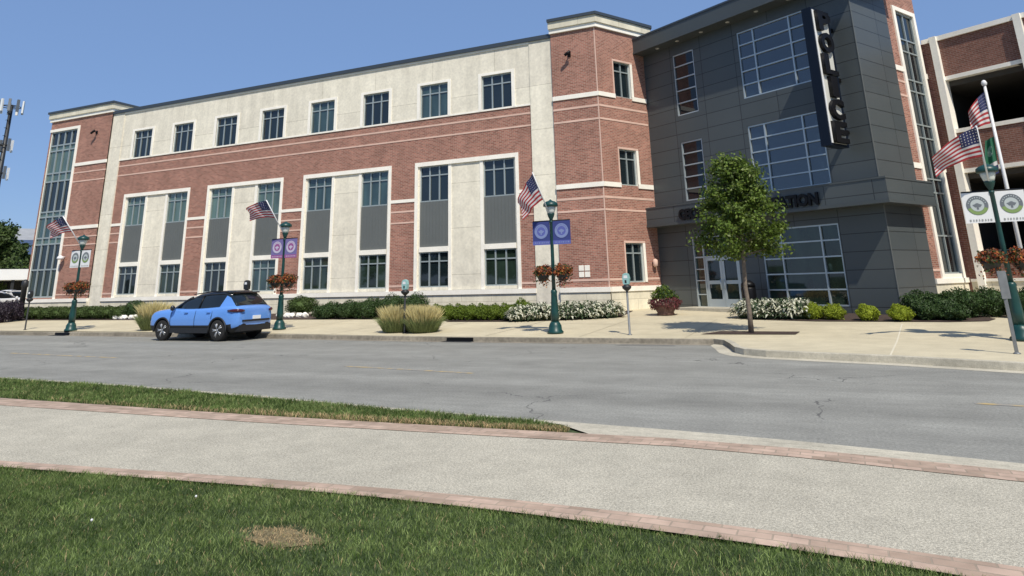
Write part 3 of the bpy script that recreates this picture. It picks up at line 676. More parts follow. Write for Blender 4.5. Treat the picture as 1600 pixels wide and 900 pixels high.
# blade sign POLICE
sign = thing('blade_sign', 'tall black blade sign reading POLICE downward, fixed to the grey wall', 'sign', tuple(G.p(9.47, 8.3, .1)), R(-30))
sinv = (Matrix.Translation(G.p(9.47, 8.3, .1)) @ Matrix.Rotation(R(-30), 4, 'Z')).inverted()
def spart(me, name):
    if isinstance(me, MB): me = me.mesh(name)
    me.transform(sinv); return link(name, me, sign)
b = MB(); b.fbox(G, 9.27, 9.62, 5.85, 10.82, .40, 1.55, M['navy']); spart(b, 'sign_box')
FS = Fr(G.p(9.62, 0, 1.55), 60)     # u runs from front edge back to the wall
b = MB(); b.fbox(FS, .06, .14, 5.93, 10.74, -.01, .02, M['white']); b.fbox(FS, .14, .99, 5.93, 10.74, -.01, .012, M['lens']); spart(b, 'backing_panel')
for i, ch in enumerate('POLICE'):
    me = text_mesh(ch, .92, .07, .04, M['black'])
    xs2 = [v.co.x for v in me.vertices]; wdt = max(xs2) - min(xs2); zs2 = [v.co.y for v in me.vertices]; hh = max(zs2) - min(zs2)
    sx = (.80 if ch != 'I' else .40) / wdt; sz_ = .74 / hh
    for v in me.vertices: v.co.x -= min(xs2); v.co.y -= min(zs2)
    place_text(me, FS, .17 if ch != 'I' else .38, 9.97 - i * .805, .08, sx, sz_)
    spart(me, 'letter')
b = MB()
for z in (6.4, 8.3, 10.2): b.fbox(G, 9.38, 9.50, z, z + .12, 0.0, .42, M['black'])
spart(b, 'wall_bracket')
# bin and small things by the entrance
t = thing('litter_bin', 'black round litter bin against the grey wall right of the entrance', 'bin', tuple(G.p(5.0, .44, .6)))
b = MB(); b.lathe([(.22, 0), (.26, .1), (.27, .8), (.25, .86)], M['black'], 14); b.build('bin_body', t)
b = MB(); b.lathe([(.27, .86), (.24, 1.0), (.1, 1.1)], M['black'], 14); b.build('lid', t)

# ================================================================== BRICK STAIR TOWER + GARAGE
st = thing('stair_tower', 'narrow red brick stair tower with tall strip window behind the grey block', 'tower', tuple(K0 + d60 * 3.8 + Vector((0, 0, .4))))
siv = Matrix.Translation(-(K0 + d60 * 3.8 + Vector((0, 0, .4))))
def tpart(b, name, parent=None):
    me = b.mesh(name); me.transform(siv); return link(name, me, parent or st)
b = MB(); b.wall(D3, 2.64, 5.15, 1.45, 13.4, -.04, M['brick'], [(3.38, 4.82, 1.6, 11.55)], depth=.14, rm=M['trim'])
Q0 = K0 + d60 * 5.15; GQ = Fr(Q0, -30)
b.prism([tuple((K0 + d60 * 2.7 - gdir * .25)[:2]), tuple((Q0 - gdir * .25)[:2]), tuple((Q0 - gdir * 4)[:2]), tuple((K0 + d60 * 2.7 - gdir * 4)[:2])], .1, 13.4, M['brick'])
tpart(b, 'brick_wall')
b = MB(); b.fbox(D3, 2.64, 5.15, .1, 1.28, -.1, .0, M['stone']); b.fbox(D3, 2.64, 5.18, 1.28, 1.45, -.1, .05, M['trim']); tpart(b, 'stone_base')
b = MB()
b.fbox(D3, 3.2, 3.38, 1.45, 11.72, -.06, .02, M['trim']); b.fbox(D3, 4.82, 5.0, 1.45, 11.72, -.06, .02, M['trim']); b.fbox(D3, 3.38, 4.82, 11.55, 11.72, -.06, .018, M['trim']); b.fbox(D3, 3.38, 4.82, 1.45, 1.6, -.06, .018, M['trim'])
for z in (9.0, 5.3): b.fbox(D3, 2.64, 3.2, z, z + .2, -.06, .0, M['trim']); b.fbox(D3, 5.0, 5.17, z, z + .2, -.06, .0, M['trim'])
for z in (8.0, 8.55, 4.3, 4.8, 1.7): b.fbox(D3, 2.64, 3.2, z, z + .08, -.06, -.025, M['band'])
tpart(b, 'trim')
b = MB()
for x in (3.38, 4.07, 4.76): b.fbox(D3, x, x + .06, 1.6, 11.55, -.14, -.07, M['alu'])
for z in (1.6, 2.9, 4.45, 4.95, 6.5, 7.0, 8.3, 8.75, 9.9, 10.4, 11.49): b.fbox(D3, 3.38, 4.82, z, z + .055, -.14, -.073, M['alu'])
sw = tpart(b, 'window'); b = MB(); b.fbox(D3, 3.39, 4.81, 1.61, 11.54, -.135, -.12, M['glass']); tpart(b, 'pane', sw)

gar = thing('parking_garage', 'open-deck brick parking garage with pale pilasters at the right', 'garage', tuple(Q0 + gdir * 2 + Vector((0, 0, .4))))
giv = Matrix.Translation(-(Q0 + gdir * 2 + Vector((0, 0, .4))))
def gpart(b, name, parent=None):
    me = b.mesh(name); me.transform(giv); return link(name, me, parent or gar)
UE = 14.5
b = MB()
b.fbox(GQ, -.25, .36, .1, 10.45, -.5, -.02, M['brick_dark'])
for z0, z1 in ((8.95, 10.42), (5.34, 6.72), (1.4, 2.14)): b.fbox(GQ, .55, UE, z0, z1, -.3, -.06, M['brick_dark'])
gpart(b, 'brick_spandrel')
b = MB()
b.fbox(GQ, 0.0, UE, 10.42, 10.6, -.4, .03, M['trim'])
for z in (8.8, 6.72, 5.2, 2.14): b.fbox(GQ, .55, UE, z, z + .15, -.32, -.02, M['band'] if z < 2.2 else M['trim'])
gpart(b, 'concrete_beam')
b = MB(); b.fbox(GQ, .1, UE, .1, 1.3, -.3, -.01, M['stone']); b.fbox(GQ, .1, UE, 1.3, 1.4, -.3, .03, M['trim']); gpart(b, 'stone_base')
for u in (.34, 3.22, 6.1, 8.98, 11.86):
    b = MB(); b.fbox(GQ, u, u + .24, .9, 10.6, -.32, .12, M['trim'])
    if u > 1: b.fbox(GQ, u - .22, u, 8.8, 10.42, -.3, -.03, M['brick_dark'])
    gpart(b, 'pilaster')
b = MB()
for z in (.42, 5.0, 8.6): b.fbox(GQ, .05, UE, z, z + .2, -14, -.33, M['garage_conc'])
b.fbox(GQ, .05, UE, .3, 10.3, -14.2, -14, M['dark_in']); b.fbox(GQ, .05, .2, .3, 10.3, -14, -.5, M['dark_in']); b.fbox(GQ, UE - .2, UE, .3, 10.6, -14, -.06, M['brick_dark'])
b.fbox(GQ, .05, UE, 10.1, 10.3, -14, -.33, M['garage_conc'])
for u in (3.3, 6.2, 9.1, 12): 
    for z in (8.0, 4.4, 9.8): b.fbox(GQ, u, u + .3, z, z + .6 if z < 9 else z + .3, -13.9, -.35, M['garage_conc'])
    for o in (-5, -10): b.fbox(GQ, u, u + .4, .6, 10.1, o, o + .4, M['garage_conc'])
gpart(b, 'parking_deck')

# ================================================================== STREET LAMPS
LAMPS = [(-8.04, 20.58), (-19.43, 21.32), (-30.06, 20.46), (3.50, 19.72)]
LN = ['third green street lamp, with blue banners, before the brick corner tower', 'green street lamp with purple banners just behind the parked blue car',
      'green street lamp with white banners near the glass-cornered tower', 'green street lamp with white banners at right, before the garage']
lamp = thing('street_lamp', LN[0], 'street lamp', (LAMPS[0][0], LAMPS[0][1], side_z(0, LAMPS[0][1]) + .004), 0, 'green street lamps along the pavement')
b = MB(); b.lathe([(.24, 0), (.25, .05), (.20, .10), (.19, .22), (.15, .30), (.12, .34)], M['green_metal'], 16)
b.lathe([(.12, .34), (.115, .6), (.09, 1.15), (.10, 1.2), (.075, 1.26)], M['green_metal'], 12, fn=lambda a, z: 1 + .08 * math.cos(a * 6)); b.build('lamp_base', lamp)
b = MB(); b.lathe([(.062, 1.26), (.055, 2.2), (.048, 3.28), (.07, 3.3), (.055, 3.34)], M['green_metal'], 12); b.build('pole', lamp)
b = MB(); b.lathe([(.05, 3.34), (.06, 3.40), (.095, 3.47), (.115, 3.54), (.12, 3.56)], M['green_metal'], 14); b.build('lamp_collar', lamp)
b = MB(); b.lathe([(.108, 3.56), (.13, 3.62), (.155, 3.70), (.17, 3.78)], M['frosted'], 14); b.build('lamp_globe', lamp)
b = MB(); b.lathe([(.225, 3.775), (.235, 3.81), (.225, 3.87), (.15, 3.93), (.05, 3.965), (.02, 4.0)], M['green_metal'], 18); b.build('lamp_cap', lamp)
for z in (3.3, 2.62):
    b = MB(); b.tube([(-.62, 0, z + .03 * (z > 3)), (.62, 0, z + .03 * (z > 3))], .026 if z > 3 else .012, M['black'], 6); b.build('banner_arm', lamp)
b = MB(); b.tube([(0, 0, 3.42), (-.19, -.94, 4.75)], .02, M['pole_white'], 6); b.build('flag_staff', lamp)
for i in (1, 2, 3): dup(lamp, (*LAMPS[i], side_z(0, LAMPS[i][1]) + .004), R(0), LN[i])

# banners
def ringmesh(b, cx, cz, r0, r1, y, m_, n=28, a0=0, a1=2 * math.pi):
    for k in range(n):
        a = a0 + (a1 - a0) * k / n; c = a0 + (a1 - a0) * (k + 1) / n
        P = lambda r, t: (cx + r * math.cos(t), y, cz + r * math.sin(t))
        if r0 < 1e-4: b.face([P(0, a), P(r1, a), P(r1, c)], m_)
        else: b.face([P(r0, a), P(r1, a), P(r1, c), P(r0, c)], m_)
def banner(cloth_c, ring_c, disc_c, foot_c, letter_c, arc_c):
    t = thing('street_banner', 'x', 'banner'); W, H = .29, .36
    b = MB(); nx, nz = 6, 6; yy = lambda x, z: .012 * math.sin(x * 9 + z * 4)
    for i in range(nx):
        for k in range(nz):
            x0, x1 = -W + 2 * W * i / nx, -W + 2 * W * (i + 1) / nx; z0, z1 = -H + 2 * H * k / nz, -H + 2 * H * (k + 1) / nz
            b.face([(x0, 0, z0), (x1, 0, z0), (x1, 0, z1), (x0, 0, z1)], cloth_c)
            b.face([(x1, .01, z0), (x0, .01, z0), (x0, .01, z1), (x1, .01, z1)], cloth_c)
    b.face([(-W, 0, -H), (-W, .01, -H), (W, .01, -H), (W, 0, -H)], cloth_c); b.face([(-W, 0, H), (W, 0, H), (W, .01, H), (-W, .01, H)], cloth_c)
    b.face([(-W, 0, -H), (-W, 0, H), (-W, .01, H), (-W, .01, -H)], cloth_c); b.face([(W, 0, -H), (W, .01, -H), (W, .01, H), (W, 0, H)], cloth_c)
    b.build('banner_cloth', t)
    b = MB()
    ringmesh(b, 0, .05, .14, .225, -.006, ring_c); ringmesh(b, 0, .05, .0, .14, -.006, disc_c)
    ringmesh(b, 0, .05, .145, .22, -.009, arc_c, 14, R(200), R(340))
    for k in range(10):
        a = R(20) + R(140) * k / 9; r = .182; ringmesh(b, r * math.cos(a), .05 + r * math.sin(a), 0, .014, -.010, disc_c, 5)
    # bird-like device in the middle
    b.face([(-.10, -.009, .06), (-.02, -.009, .09), (0, -.009, .02), (-.05, -.009, .0)], ring_c); b.face([(.10, -.009, .06), (.02, -.009, .09), (0, -.009, .02), (.05, -.009, .0)], ring_c)
    b.face([(-.03, -.010, .10), (.03, -.010, .10), (.02, -.010, -.05), (-.02, -.010, -.05)], ring_c)
    b.build('emblem', t)
    b = MB()
    if foot_c: b.face([(-W, -.005, -H), (W, -.005, -H), (W, -.005, -H + .12), (-W, -.005, -H + .12)], foot_c)
    x = -.21
    for k, w_ in enumerate((.05, .03, .04, .03, .05, .03, .03, .05)):
        b.face([(x, -.008, -H + .04), (x + w_ * .7, -.008, -H + .04), (x + w_ * .7, -.008, -H + .085), (x, -.008, -H + .085)], letter_c); x += w_ + .022
    b.build('banner_lettering', t)
    return t
mc = lambda n, c, r=.7: mat(n, c, r, var=.05)
bl = mc('banner_blue', (.035, .05, .20)); bl2 = mc('banner_pale_blue', (.20, .25, .46)); bl3 = mc('banner_lilac', (.10, .12, .38)); gy = mc('emblem_grey', (.14, .16, .18)); lg = mc('emblem_green', (.20, .30, .10)); wh = M['white']; pu = mc('banner_mauve', (.17, .14, .33)); pk = mc('banner_pale', (.52, .48, .60)); mg = mc('banner_magenta', (.30, .09, .26)); lt = mc('letter_grey', (.30, .31, .30))
PB = banner(bl, bl2, bl3, bl3, bl2, bl2); PP = banner(pu, pk, mg, mg, pk, pk); PW = banner(wh, gy, mc('emblem_pale', (.45, .5, .5)), None, lt, lg)
first = {'B': True, 'P': True, 'W': True}
for li, (proto, key, nm, gname) in enumerate(((PB, 'B', 'blue banner', 'before the brick corner tower'), (PP, 'P', 'purple banner', 'behind the blue car'), (PW, 'W', 'white banner', 'near the glass-cornered tower'), (PW, 'W', 'white banner', 'at the right edge'))):
    for s_, sd_ in ((-1, 'left'), (1, 'right')):
        lx, ly = LAMPS[li]; loc = (lx + s_ * .34, ly - .02, side_z(0, ly) + 2.97)
        lab = f'{nm} with round seal, {sd_} side of lamp {gname}'
        if first[key]:
            first[key] = False; proto.location = loc; proto['label'] = lab; proto['group'] = 'banners hanging on the street lamps'; o = proto
        else: o = dup(proto, loc, 0, lab, 'banners hanging on the street lamps')

# US flags on staffs
red = mat('flag_red', (.42, .035, .045), .7, trans=.25); fwh = mat('flag_white', (.70, .68, .68), .7, trans=.25); fbl = mat('flag_blue', (.022, .03, .11), .7, trans=.2)
def us_flag(t, P0, hoist, fly, wave, stars=True, nu=26):
    """P0 top of hoist; hoist, fly vectors; wave vector"""
    P0, hoist, fly, wave = map(Vector, (P0, hoist, fly, wave))
    def P(a, h, off=0.0):      # a along fly 0..1, h down hoist 0..1
        q = P0 + hoist * h * (1 - .35 * a) + fly * a + wave * (math.sin(a * 7 + h * 2.5) * .5 + .5 * math.sin(a * 13 + h * 4)) * min(1, a * 3)
        q.z -= .32 * a * a * fly.length
        return q
    b = MB()
    for r in range(13):
        for i in range(nu):
            a0, a1, h0, h1 = i / nu, (i + 1) / nu, r / 13, (r + 1) / 13
            m_ = fbl if (a1 <= .42 and r < 7) else (red if r % 2 == 0 else fwh)
            b.face([P(a0, h0), P(a1, h0), P(a1, h1), P(a0, h1)], m_, smooth=True)
    for r in range(5):
        for i in range(6):
            a = .03 + i * .064; h = .06 + r * .098; s_ = .011
            c = P(a, h); dx = (P(a + .02, h) - c).normalized(); dz = (P(a, h + .03) - c).normalized(); nn = dx.cross(dz).normalized()
            for sg in (-1, 1):
                q = c + nn * .004 * sg; L_ = fly.length
                b.face([q - dx * s_ * L_ - dz * s_ * L_, q + dx * s_ * L_ - dz * s_ * L_, q + dx * s_ * L_ + dz * s_ * L_, q - dx * s_ * L_ + dz * s_ * L_], fwh)
    b.build('flag_cloth', t)
FLN = ['small drooping US flag on the lamp before the brick corner tower', 'wind-blown US flag on the lamp behind the blue car', 'US flag on the lamp nearest the glass-cornered tower', 'US flag streaming left from the rightmost lamp']
flys = [(-.50, -.12, -.62), (-.95, -.10, .02), (-.9, -.1, -.15), (-1.05, -.35, -.30)]
for i, (lx, ly) in enumerate(LAMPS):
    z = side_z(0, ly); t = thing('us_flag', FLN[i], 'flag', (lx, ly, z), 0, 'US flags on the lamp posts')
    ho = (.09, .45, -.62)
    us_flag(t, (-.19, -.94, 4.72), ho if i else (.10, .55, -.75), flys[i], (.02, .10, .03))

# flower baskets
leafg = mat('basket_leaf', (.055, .085, .02), .7, island=.5, trans=.3)
flr = mat('flower_rust', (.30, .07, .025), .8, island=.55, trans=.25); flo = mat('flower_orange', (.50, .19, .05), .8, island=.4, trans=.25); flb = mat('flower_brown', (.12, .05, .03), .8, island=.4)
bk = thing('flower_basket', 'x', 'hanging basket', (0, 0, 0), 0, 'flower baskets hung on the street lamps')
b = MB()
for s_ in (-1, 1): b.lathe([(.03, -.22), (.13, -.18), (.20, -.05), (.22, .02)], M['dark_metal'], 12, (s_ * .34, 0, 1.72))
b.build('basket_bowl', bk)
b = MB(); b.tube([(-.4, 0, 1.97), (.4, 0, 1.97)], .015, M['dark_metal'], 6)
for s_ in (-1, 1): b.tube([(s_ * .34, 0, 1.97), (s_ * .34, 0, 1.7)], .01, M['dark_metal'], 5)
b.build('hanger', bk)
def basket_cloud(n, mats_, ln, wd, seed, droop=.3):
    Vs, Fs, off = [], [], 0
    parts_ = []
    for s_ in (-1, 1):
        P_, nr = shell(n, .30, .30, .21, .55, .14, seed + s_); P_ = P_ + np.array([s_ * .31, 0, 1.80]) ; V, F = leaves(P_, ln, wd, nr, droop, .9)
        parts_.append((V, F, list(rng.integers(0, len(mats_), len(F)))))
        q = rng.normal(size=(n // 8, 3)) * np.array([.13, .13, .09]) + np.array([s_ * .33, 0, 1.55]); V, F = leaves(q, ln, wd, None, .5); parts_.append((V, F, list(rng.integers(0, len(mats_), len(F)))))
    return join_meshes('f', parts_, mats_)
link('foliage', basket_cloud(420, [leafg, flb], .085, .05, 3), bk)
link('flowers', basket_cloud(520, [flr, flo, flr], .06, .055, 9), bk)
BN = ['rust and orange flower basket pair on the lamp before the brick corner tower', 'rust flower basket pair on the lamp behind the blue car', 'dark red flower basket pair on the lamp nearest the glass-cornered tower', 'orange-red flower basket pair on the rightmost lamp']
for i, (lx, ly) in enumerate(LAMPS):
    loc = (lx, ly, side_z(0, ly))
    if i == 0: bk.location = loc; bk['label'] = BN[0]
    else: dup(bk, loc, R(0 if i != 3 else 20), BN[i])

# ================================================================== METERS, POSTS, FLAGPOLE
teal = mat('meter_face', (.30, .52, .50), .4, var=.1)
def parking_meter(label, x, y, face, polem, k=1.0):
    mt = thing('parking_meter', label, 'parking meter', (x, y, side_z(0, y)), 0, 'parking meters along the kerb'); mt.scale = (k, k, k)
    b = MB(); b.lathe([(.07, 0), (.06, .02), (.032, .03), (.032, 1.22)], polem, 10); b.build('pole', mt)
    b = MB(); b.lathe([(.05, 1.2), (.13, 1.27), (.14, 1.33), (.06, 1.38)], M['dark_metal'], 12); b.build('yoke', mt)
    b = MB(); prof = [(-.085, 1.38), (.085, 1.38), (.105, 1.55), (.075, 1.67), (0, 1.70), (-.075, 1.67), (-.105, 1.55)]
    for j in range(len(prof)):
        a, c = prof[j], prof[(j + 1) % len(prof)]; b.face([(a[0], -.07, a[1]), (c[0], -.07, c[1]), (c[0], .07, c[1]), (a[0], .07, a[1])], face)
    b.face([(p[0], -.07, p[1]) for p in prof], face); b.face([(p[0], .07, p[1]) for p in prof[::-1]], face); hd = b.build('meter_head', mt)
    b = MB(); b.face([(-.06, -.073, 1.55), (.06, -.073, 1.55), (.05, -.073, 1.63), (-.05, -.073, 1.63)], M['white']); b.build('display', hd)
    b = MB(); b.box(-.025, .025, -.078, -.071, 1.42, 1.5, M['dark_metal']); b.build('coin_slot', hd)
parking_meter('teal-headed parking meter on the pavement right of the blue-bannered lamp', -5.69, 20.36, teal, M['pole_grey'])
parking_meter('teal-headed parking meter rising from the clump of tan ornamental grass', -13.25, 20.35, teal, M['dark_metal'])
parking_meter('parking meter whose dark head shows just above the blue car roof', -20.97, 21.1, M['dark_metal'], M['dark_metal'], 1.08)
parking_meter('leftmost parking meter, all dark, near the storm drain at far left', -33.6, 20.75, M['dark_metal'], M['dark_metal'], 1.0)
t = thing('sign_post', 'grey metal post with a narrow plate seen edge-on at the right kerb', 'sign post', (2.83, 16.74, .132))
b = MB(); b.fbox(Fr((0, 0, 0), 0), -.03, .03, 0, 1.52, -.02, .02, M['pole_grey']); b.lathe([(.07, 0), (.06, .015), (.03, .03)], M['pole_grey'], 8); b.build('post', t)
b = MB(); b.fbox(Fr((0, 0, 0), 35), -.10, .10, 1.0, 1.52, .022, .034, M['pole_grey']); b.build('sign_plate', t)
t = thing('flagpole', 'tall white flagpole with a ball finial standing before the garage', 'flagpole', (5.55, 28.6, .42))
b = MB(); b.lathe([(.075, 0), (.06, 4), (.045, 7.55)], M['pole_white'], 12); b.build('pole', t)
b = MB(); b.lathe([(.02, 7.55), (.08, 7.6), (.095, 7.68), (.06, 7.76), (.01, 7.79)], M['pole_white'], 12); b.build('finial', t)
b = MB(); b.lathe([(.2, 0), (.2, .06), (.09, .16)], M['pole_white'], 14); b.build('base', t)
t = thing('us_flag', 'US flag hanging limp near the top of the white flagpole', 'flag', (5.55, 28.6, .42))
us_flag(t, (-.06, -.02, 7.35), (-.02, 0, -1.15), (-.62, -.1, -.42), (.02, .12, .02), nu=20)
t = thing('green_flag', 'green and dark blue flag hanging on the white flagpole below the US flag', 'flag', (5.55, 28.6, .42))
gfl = mat('flag_green', (.03, .16, .09), .7, trans=.25); b = MB()
def GP(a, h): return Vector((-.06, -.02, 5.75)) + Vector((-.05, 0, -1.25)) * h + Vector((-.55, -.1, -.28)) * a * (.55 + .45 * h) + Vector((0, .09, 0)) * math.sin(a * 11 + h * 2)
for i in range(14):
    for k in range(9):
        b.face([GP(i / 14, k / 9), GP((i + 1) / 14, k / 9), GP((i + 1) / 14, (k + 1) / 9), GP(i / 14, (k + 1) / 9)], gfl if k < 6 else (fwh if k == 6 else fbl), smooth=True)
b.build('flag_cloth', t)
b = MB()
for k in range(12):
    a = 2 * math.pi * k / 12; c = 2 * math.pi * (k + 1) / 12; q = lambda t_: GP(.5 + .2 * math.cos(t_), .34 + .14 * math.sin(t_)) + Vector((0, -.012, 0))
    b.face([GP(.5, .34) + Vector((0, -.012, 0)), q(a), q(c)], mat('flag_seal', (.25, .33, .28), .7) if k == 0 else bpy.data.materials['flag_seal'])
b.build('flag_emblem', t)
for x, lab in ((-30.3, 'black storm drain slot in the kerb at the far left'), (-10.75, 'black storm drain slot in the kerb right of the grass clump')):
    y = interp(KERB, x); t = thing('storm_drain', lab, 'drain', (x, y, 0), 0, 'storm drains in the far kerb')
    b = MB(); b.box(-.45, .45, -.03, .1, .015, .11, M['black']); b.build('inlet', t)
    b = MB(); b.box(-.5, .5, -.30, -.035, .0, .012, M['dark_metal']); b.build('grate', t)

# ================================================================== PLANTS
def tree(loc, label, H=4.65, z0=1.75, rad=1.32, n=5200, seed=5, group=None, leafm=None, ln=.105, trunk_r=.062, name='street_tree'):
    r = np.random.default_rng(seed); t = thing(name, label, 'tree', loc, 0, group)
    b = MB(); barkm = M['bark']
    pts = [(0, 0, 0), (.015, .01, .6), (-.02, 0, 1.2), (.01, .02, z0), (.03, .0, (z0 + H) / 2), (0, 0, H * .93)]
    b.tube(pts, [trunk_r * 1.25, trunk_r, trunk_r * .92, trunk_r * .8, trunk_r * .5, .008], barkm, 9)
    b.build('trunk', t)
    tips = []; b = MB()
    for k in range(34):
        h = z0 + .1 + (H - z0) * (k / 34) ** 1.1 * .86; a = k * 2.4 + r.uniform(-.3, .3); f = (h - z0) / (H - z0)
        prof = rad * (1.0 - max(0, f - .12) * .88) * (.86 + .14 * min(1, f * 5)); L_ = prof * r.uniform(.78, 1.05); up_ = .22 + .5 * f
        e = Vector((math.cos(a) * L_, math.sin(a) * L_, h + L_ * up_ * .7)); s0 = Vector((0, 0, h)); mid = s0.lerp(e, .5) + Vector((0, 0, .06))
        b.tube([s0, mid, e], [.022, .014, .005], barkm, 5); tips += [s0.lerp(e, q) for q in (.3, .5, .68, .84, 1.0)]
    b.build('branches', t)
    # leaf clumps gathered around the branch ends
    cl = np.array([tuple(p) for p in tips]); ext = r.uniform(.15, .29, len(cl)) * max(1, rad / 1.4)
    wgt = r.uniform(.15, 1, len(cl)) ** 2; idx = r.choice(len(cl), n, p=wgt / wgt.sum()); P_ = cl[idx] + r.normal(size=(n, 3)) * ext[idx][:, None] * np.array([.62, .62, .5])
    P_ = P_[(P_[:, 2] > z0 - .05) & (P_[:, 2] < H + .1)]
    out = P_ * np.array([1, 1, 0]); out /= np.linalg.norm(out, axis=1)[:, None] + .2; out[:, 2] = .7
    V, F = leaves(P_, ln, ln * .62, out, 0, 1.0)
    link('crown', npmesh('crown', V, F, [leafm or M['leaf'], M['leaf_light'] if leafm is None else leafm], (r.uniform(0, 1, len(F)) < .22).astype(int)), t); return t
M['bark'] = mat('bark', (.16, .13, .105), .9, var=.3, vscale=9, bump=.6, bscale=25)
M['leaf'] = mat('leaf', (.095, .150, .020), .6, island=.6, trans=.35, spec=.4)
M['leaf_light'] = mat('leaf_light', (.17, .23, .04), .5, island=.4, trans=.35)
M['leaf_dark'] = mat('leaf_dark', (.040, .076, .020), .55, island=.4, trans=.2, spec=.35)
M['leaf_lime'] = mat('leaf_lime', (.125, .18, .020), .6, island=.4, trans=.3, spec=.3)
M['leaf_yellow'] = mat('leaf_yellow', (.25, .31, .025), .6, island=.35, trans=.3, spec=.3)
M['leaf_mid'] = mat('leaf_mid', (.060, .095, .024), .6, island=.45, trans=.25, spec=.3)
M['leaf_purple'] = mat('leaf_purple', (.030, .020, .034), .6, island=.5, trans=.15)
tree((-2.45, 20.95, .19), 'small leafy street tree in a mulched pit before the entrance', H=4.95, z0=1.95, rad=1.32, n=17000, ln=.10)
# a second short stake with black tie beside the trunk
def bush(name, label, loc, rx, ry, rz, m, n=1400, ln=.045, seed=0, group=None, rz_rot=0, cat='bush', core=.76):
    key = (name, round(rx, 2), round(ry, 2), round(rz, 2), m.name, seed, n)
    t = thing(name, label, cat, loc, rz_rot, group)
    if key not in _bc:
        P_, nr = shell(int(n * 2.2), rx, ry, rz, .74, .13, seed, -.75); V, F = leaves(P_ + np.array([0, 0, rz * .82]), ln * 1.25, ln * .8, nr, 0, 1.1)
        CV, CF = core_arrays(rx, ry, rz, seed, rz * .82, core)
        _bc[key] = (npmesh(name + '_leaves', V, F, [m]), None)
        st_ = MB(); 
        for k in range(4): a = k * 1.7; st_.tube([(math.cos(a) * .05, math.sin(a) * .05, 0), (math.cos(a) * rx * .4, math.sin(a) * ry * .4, rz * .8)], [.018, .008], M['bark'], 5)
        _bc[key] = (_bc[key][0], st_.mesh('stems'), join_meshes(name + '_inner', [(CV, CF, 0)], [m]))
    link('foliage', _bc[key][0], t); link('stems', _bc[key][1], t); link('inner_foliage', _bc[key][2], t)
    return t
_bc = {}
def zz_s(y): return side_z(0, y) + .01
ORD = ['first', 'second', 'third', 'fourth', 'fifth', 'sixth', 'seventh', 'eighth', 'ninth']
# left hedge in front of the tower: eight clipped clumps
for k in range(9):
    x = -42.6 + k * .98; bush('hedge_bush', f'{ORD[k]} low dark green bush from the left, row before the glass-cornered tower', (x, 26.3, zz_s(26.3)), .60, .5, .36, M['leaf_mid'], 1300, .05, k % 3, 'row of low bushes before the glass-cornered tower')
bush('bush', 'taller dark bush on pale stones left of the blue car', (-34.0, 26.6, zz_s(26.6)), .95, .55, .48, M['leaf_dark'], 2200, .05, 4)
bush('bush', 'olive-green bush with pale stones beneath, right of the purple-bannered lamp', (-23.5, 27.2, zz_s(27.2) + .12), .82, .55, .42, M['leaf_mid'], 2200, .05, 5)
for k, (x, rx, rz_) in enumerate(((-20.9, .72, .36), (-19.8, .72, .38), (-18.75, .8, .44), (-17.6, .8, .50), (-16.5, .75, .52))):
    bush('hedge_bush', f'{ORD[k]} rounded dark green bush from the left, row left of the grass clump', (x, 26.0, zz_s(26)), rx, .6, rz_, M['leaf_dark'], 1900, .05, 10 + k % 2, 'dark rounded bushes left of the grass clump')
for k in range(7):
    x = -14.7 + k * .50; bush('box_bush', f'{ORD[k]} lime-green clipped bush from the left, row right of the grass clump', (x, 25.0, zz_s(25)), .34, .36, .32, M['leaf_lime'], 1300, .04, 20 + k % 2, 'lime-green bushes right of the grass clump')
bush('box_bush', 'darker and taller end bush of the lime-green row', (-11.3, 25.5, zz_s(25.5)), .45, .4, .38, M['leaf_lime'], 1300, .045, 22)
YL = ['small yellow-green bush touching the white-flowered plants right of the entrance', 'second small yellow-green bush right of the white-flowered plants', 'round yellow-green bush below the canopy corner', 'rightmost yellow-green bush, next to the dark bushes']
for k, (x, y) in enumerate(((-.95, 25.05), (-.35, 24.85), (.56, 24.55), (1.42, 24.35))):
    bush('yellow_bush', YL[k], (x, y, zz_s(y)), .33, .33, .26, M['leaf_yellow'], 1300, .035, 30 + k, 'yellow-green bushes before the grey block')
for k, (x, y, r_, h_) in enumerate(((2.05, 25.5, .55, .42), (2.7, 25.2, .55, .42), (3.3, 25.6, .6, .45), (2.2, 24.85, .42, .28), (2.85, 24.7, .38, .24), (4.0, 25.9, .6, .45), (4.9, 25.3, .6, .45), (5.8, 24.8, .6, .45))):
    bush('dark_bush', 'dark green spreading bush in the bed right of the grey block corner', (x, y, zz_s(y)), r_, .5, h_, M['leaf_dark'], 1700, .05, 40 + k % 3, 'dark bushes in the bed right of the grey block')
# pale stones under two bushes
for x, y, lab in ((-34.0, 26.0, 'pale rocks under the dark bush left of the car'), (-23.5, 26.6, 'pale rocks under the olive-green bush')):
    for k in range(5):
        bm = bmesh.new(); bmesh.ops.create_icosphere(bm, subdivisions=2, radius=1)
        for v in bm.verts: v.co = Vector((v.co.x * .2, v.co.y * .14, v.co.z * .13)) * (1 + .25 * math.sin(v.co.x * 5 + k) * math.cos(v.co.y * 4 + v.co.z * 3))
        me = bpy.data.meshes.new('rock'); bm.to_mesh(me); bm.free(); me.materials.append(M['trim'])
        o = link('rock', me, None, (x - .75 + k * .37, y + .1 * math.sin(k * 2.3), zz_s(y) + .08)); setp(o, 'pale rock among those ' + lab.split('rocks ')[1], 'rock', lab)
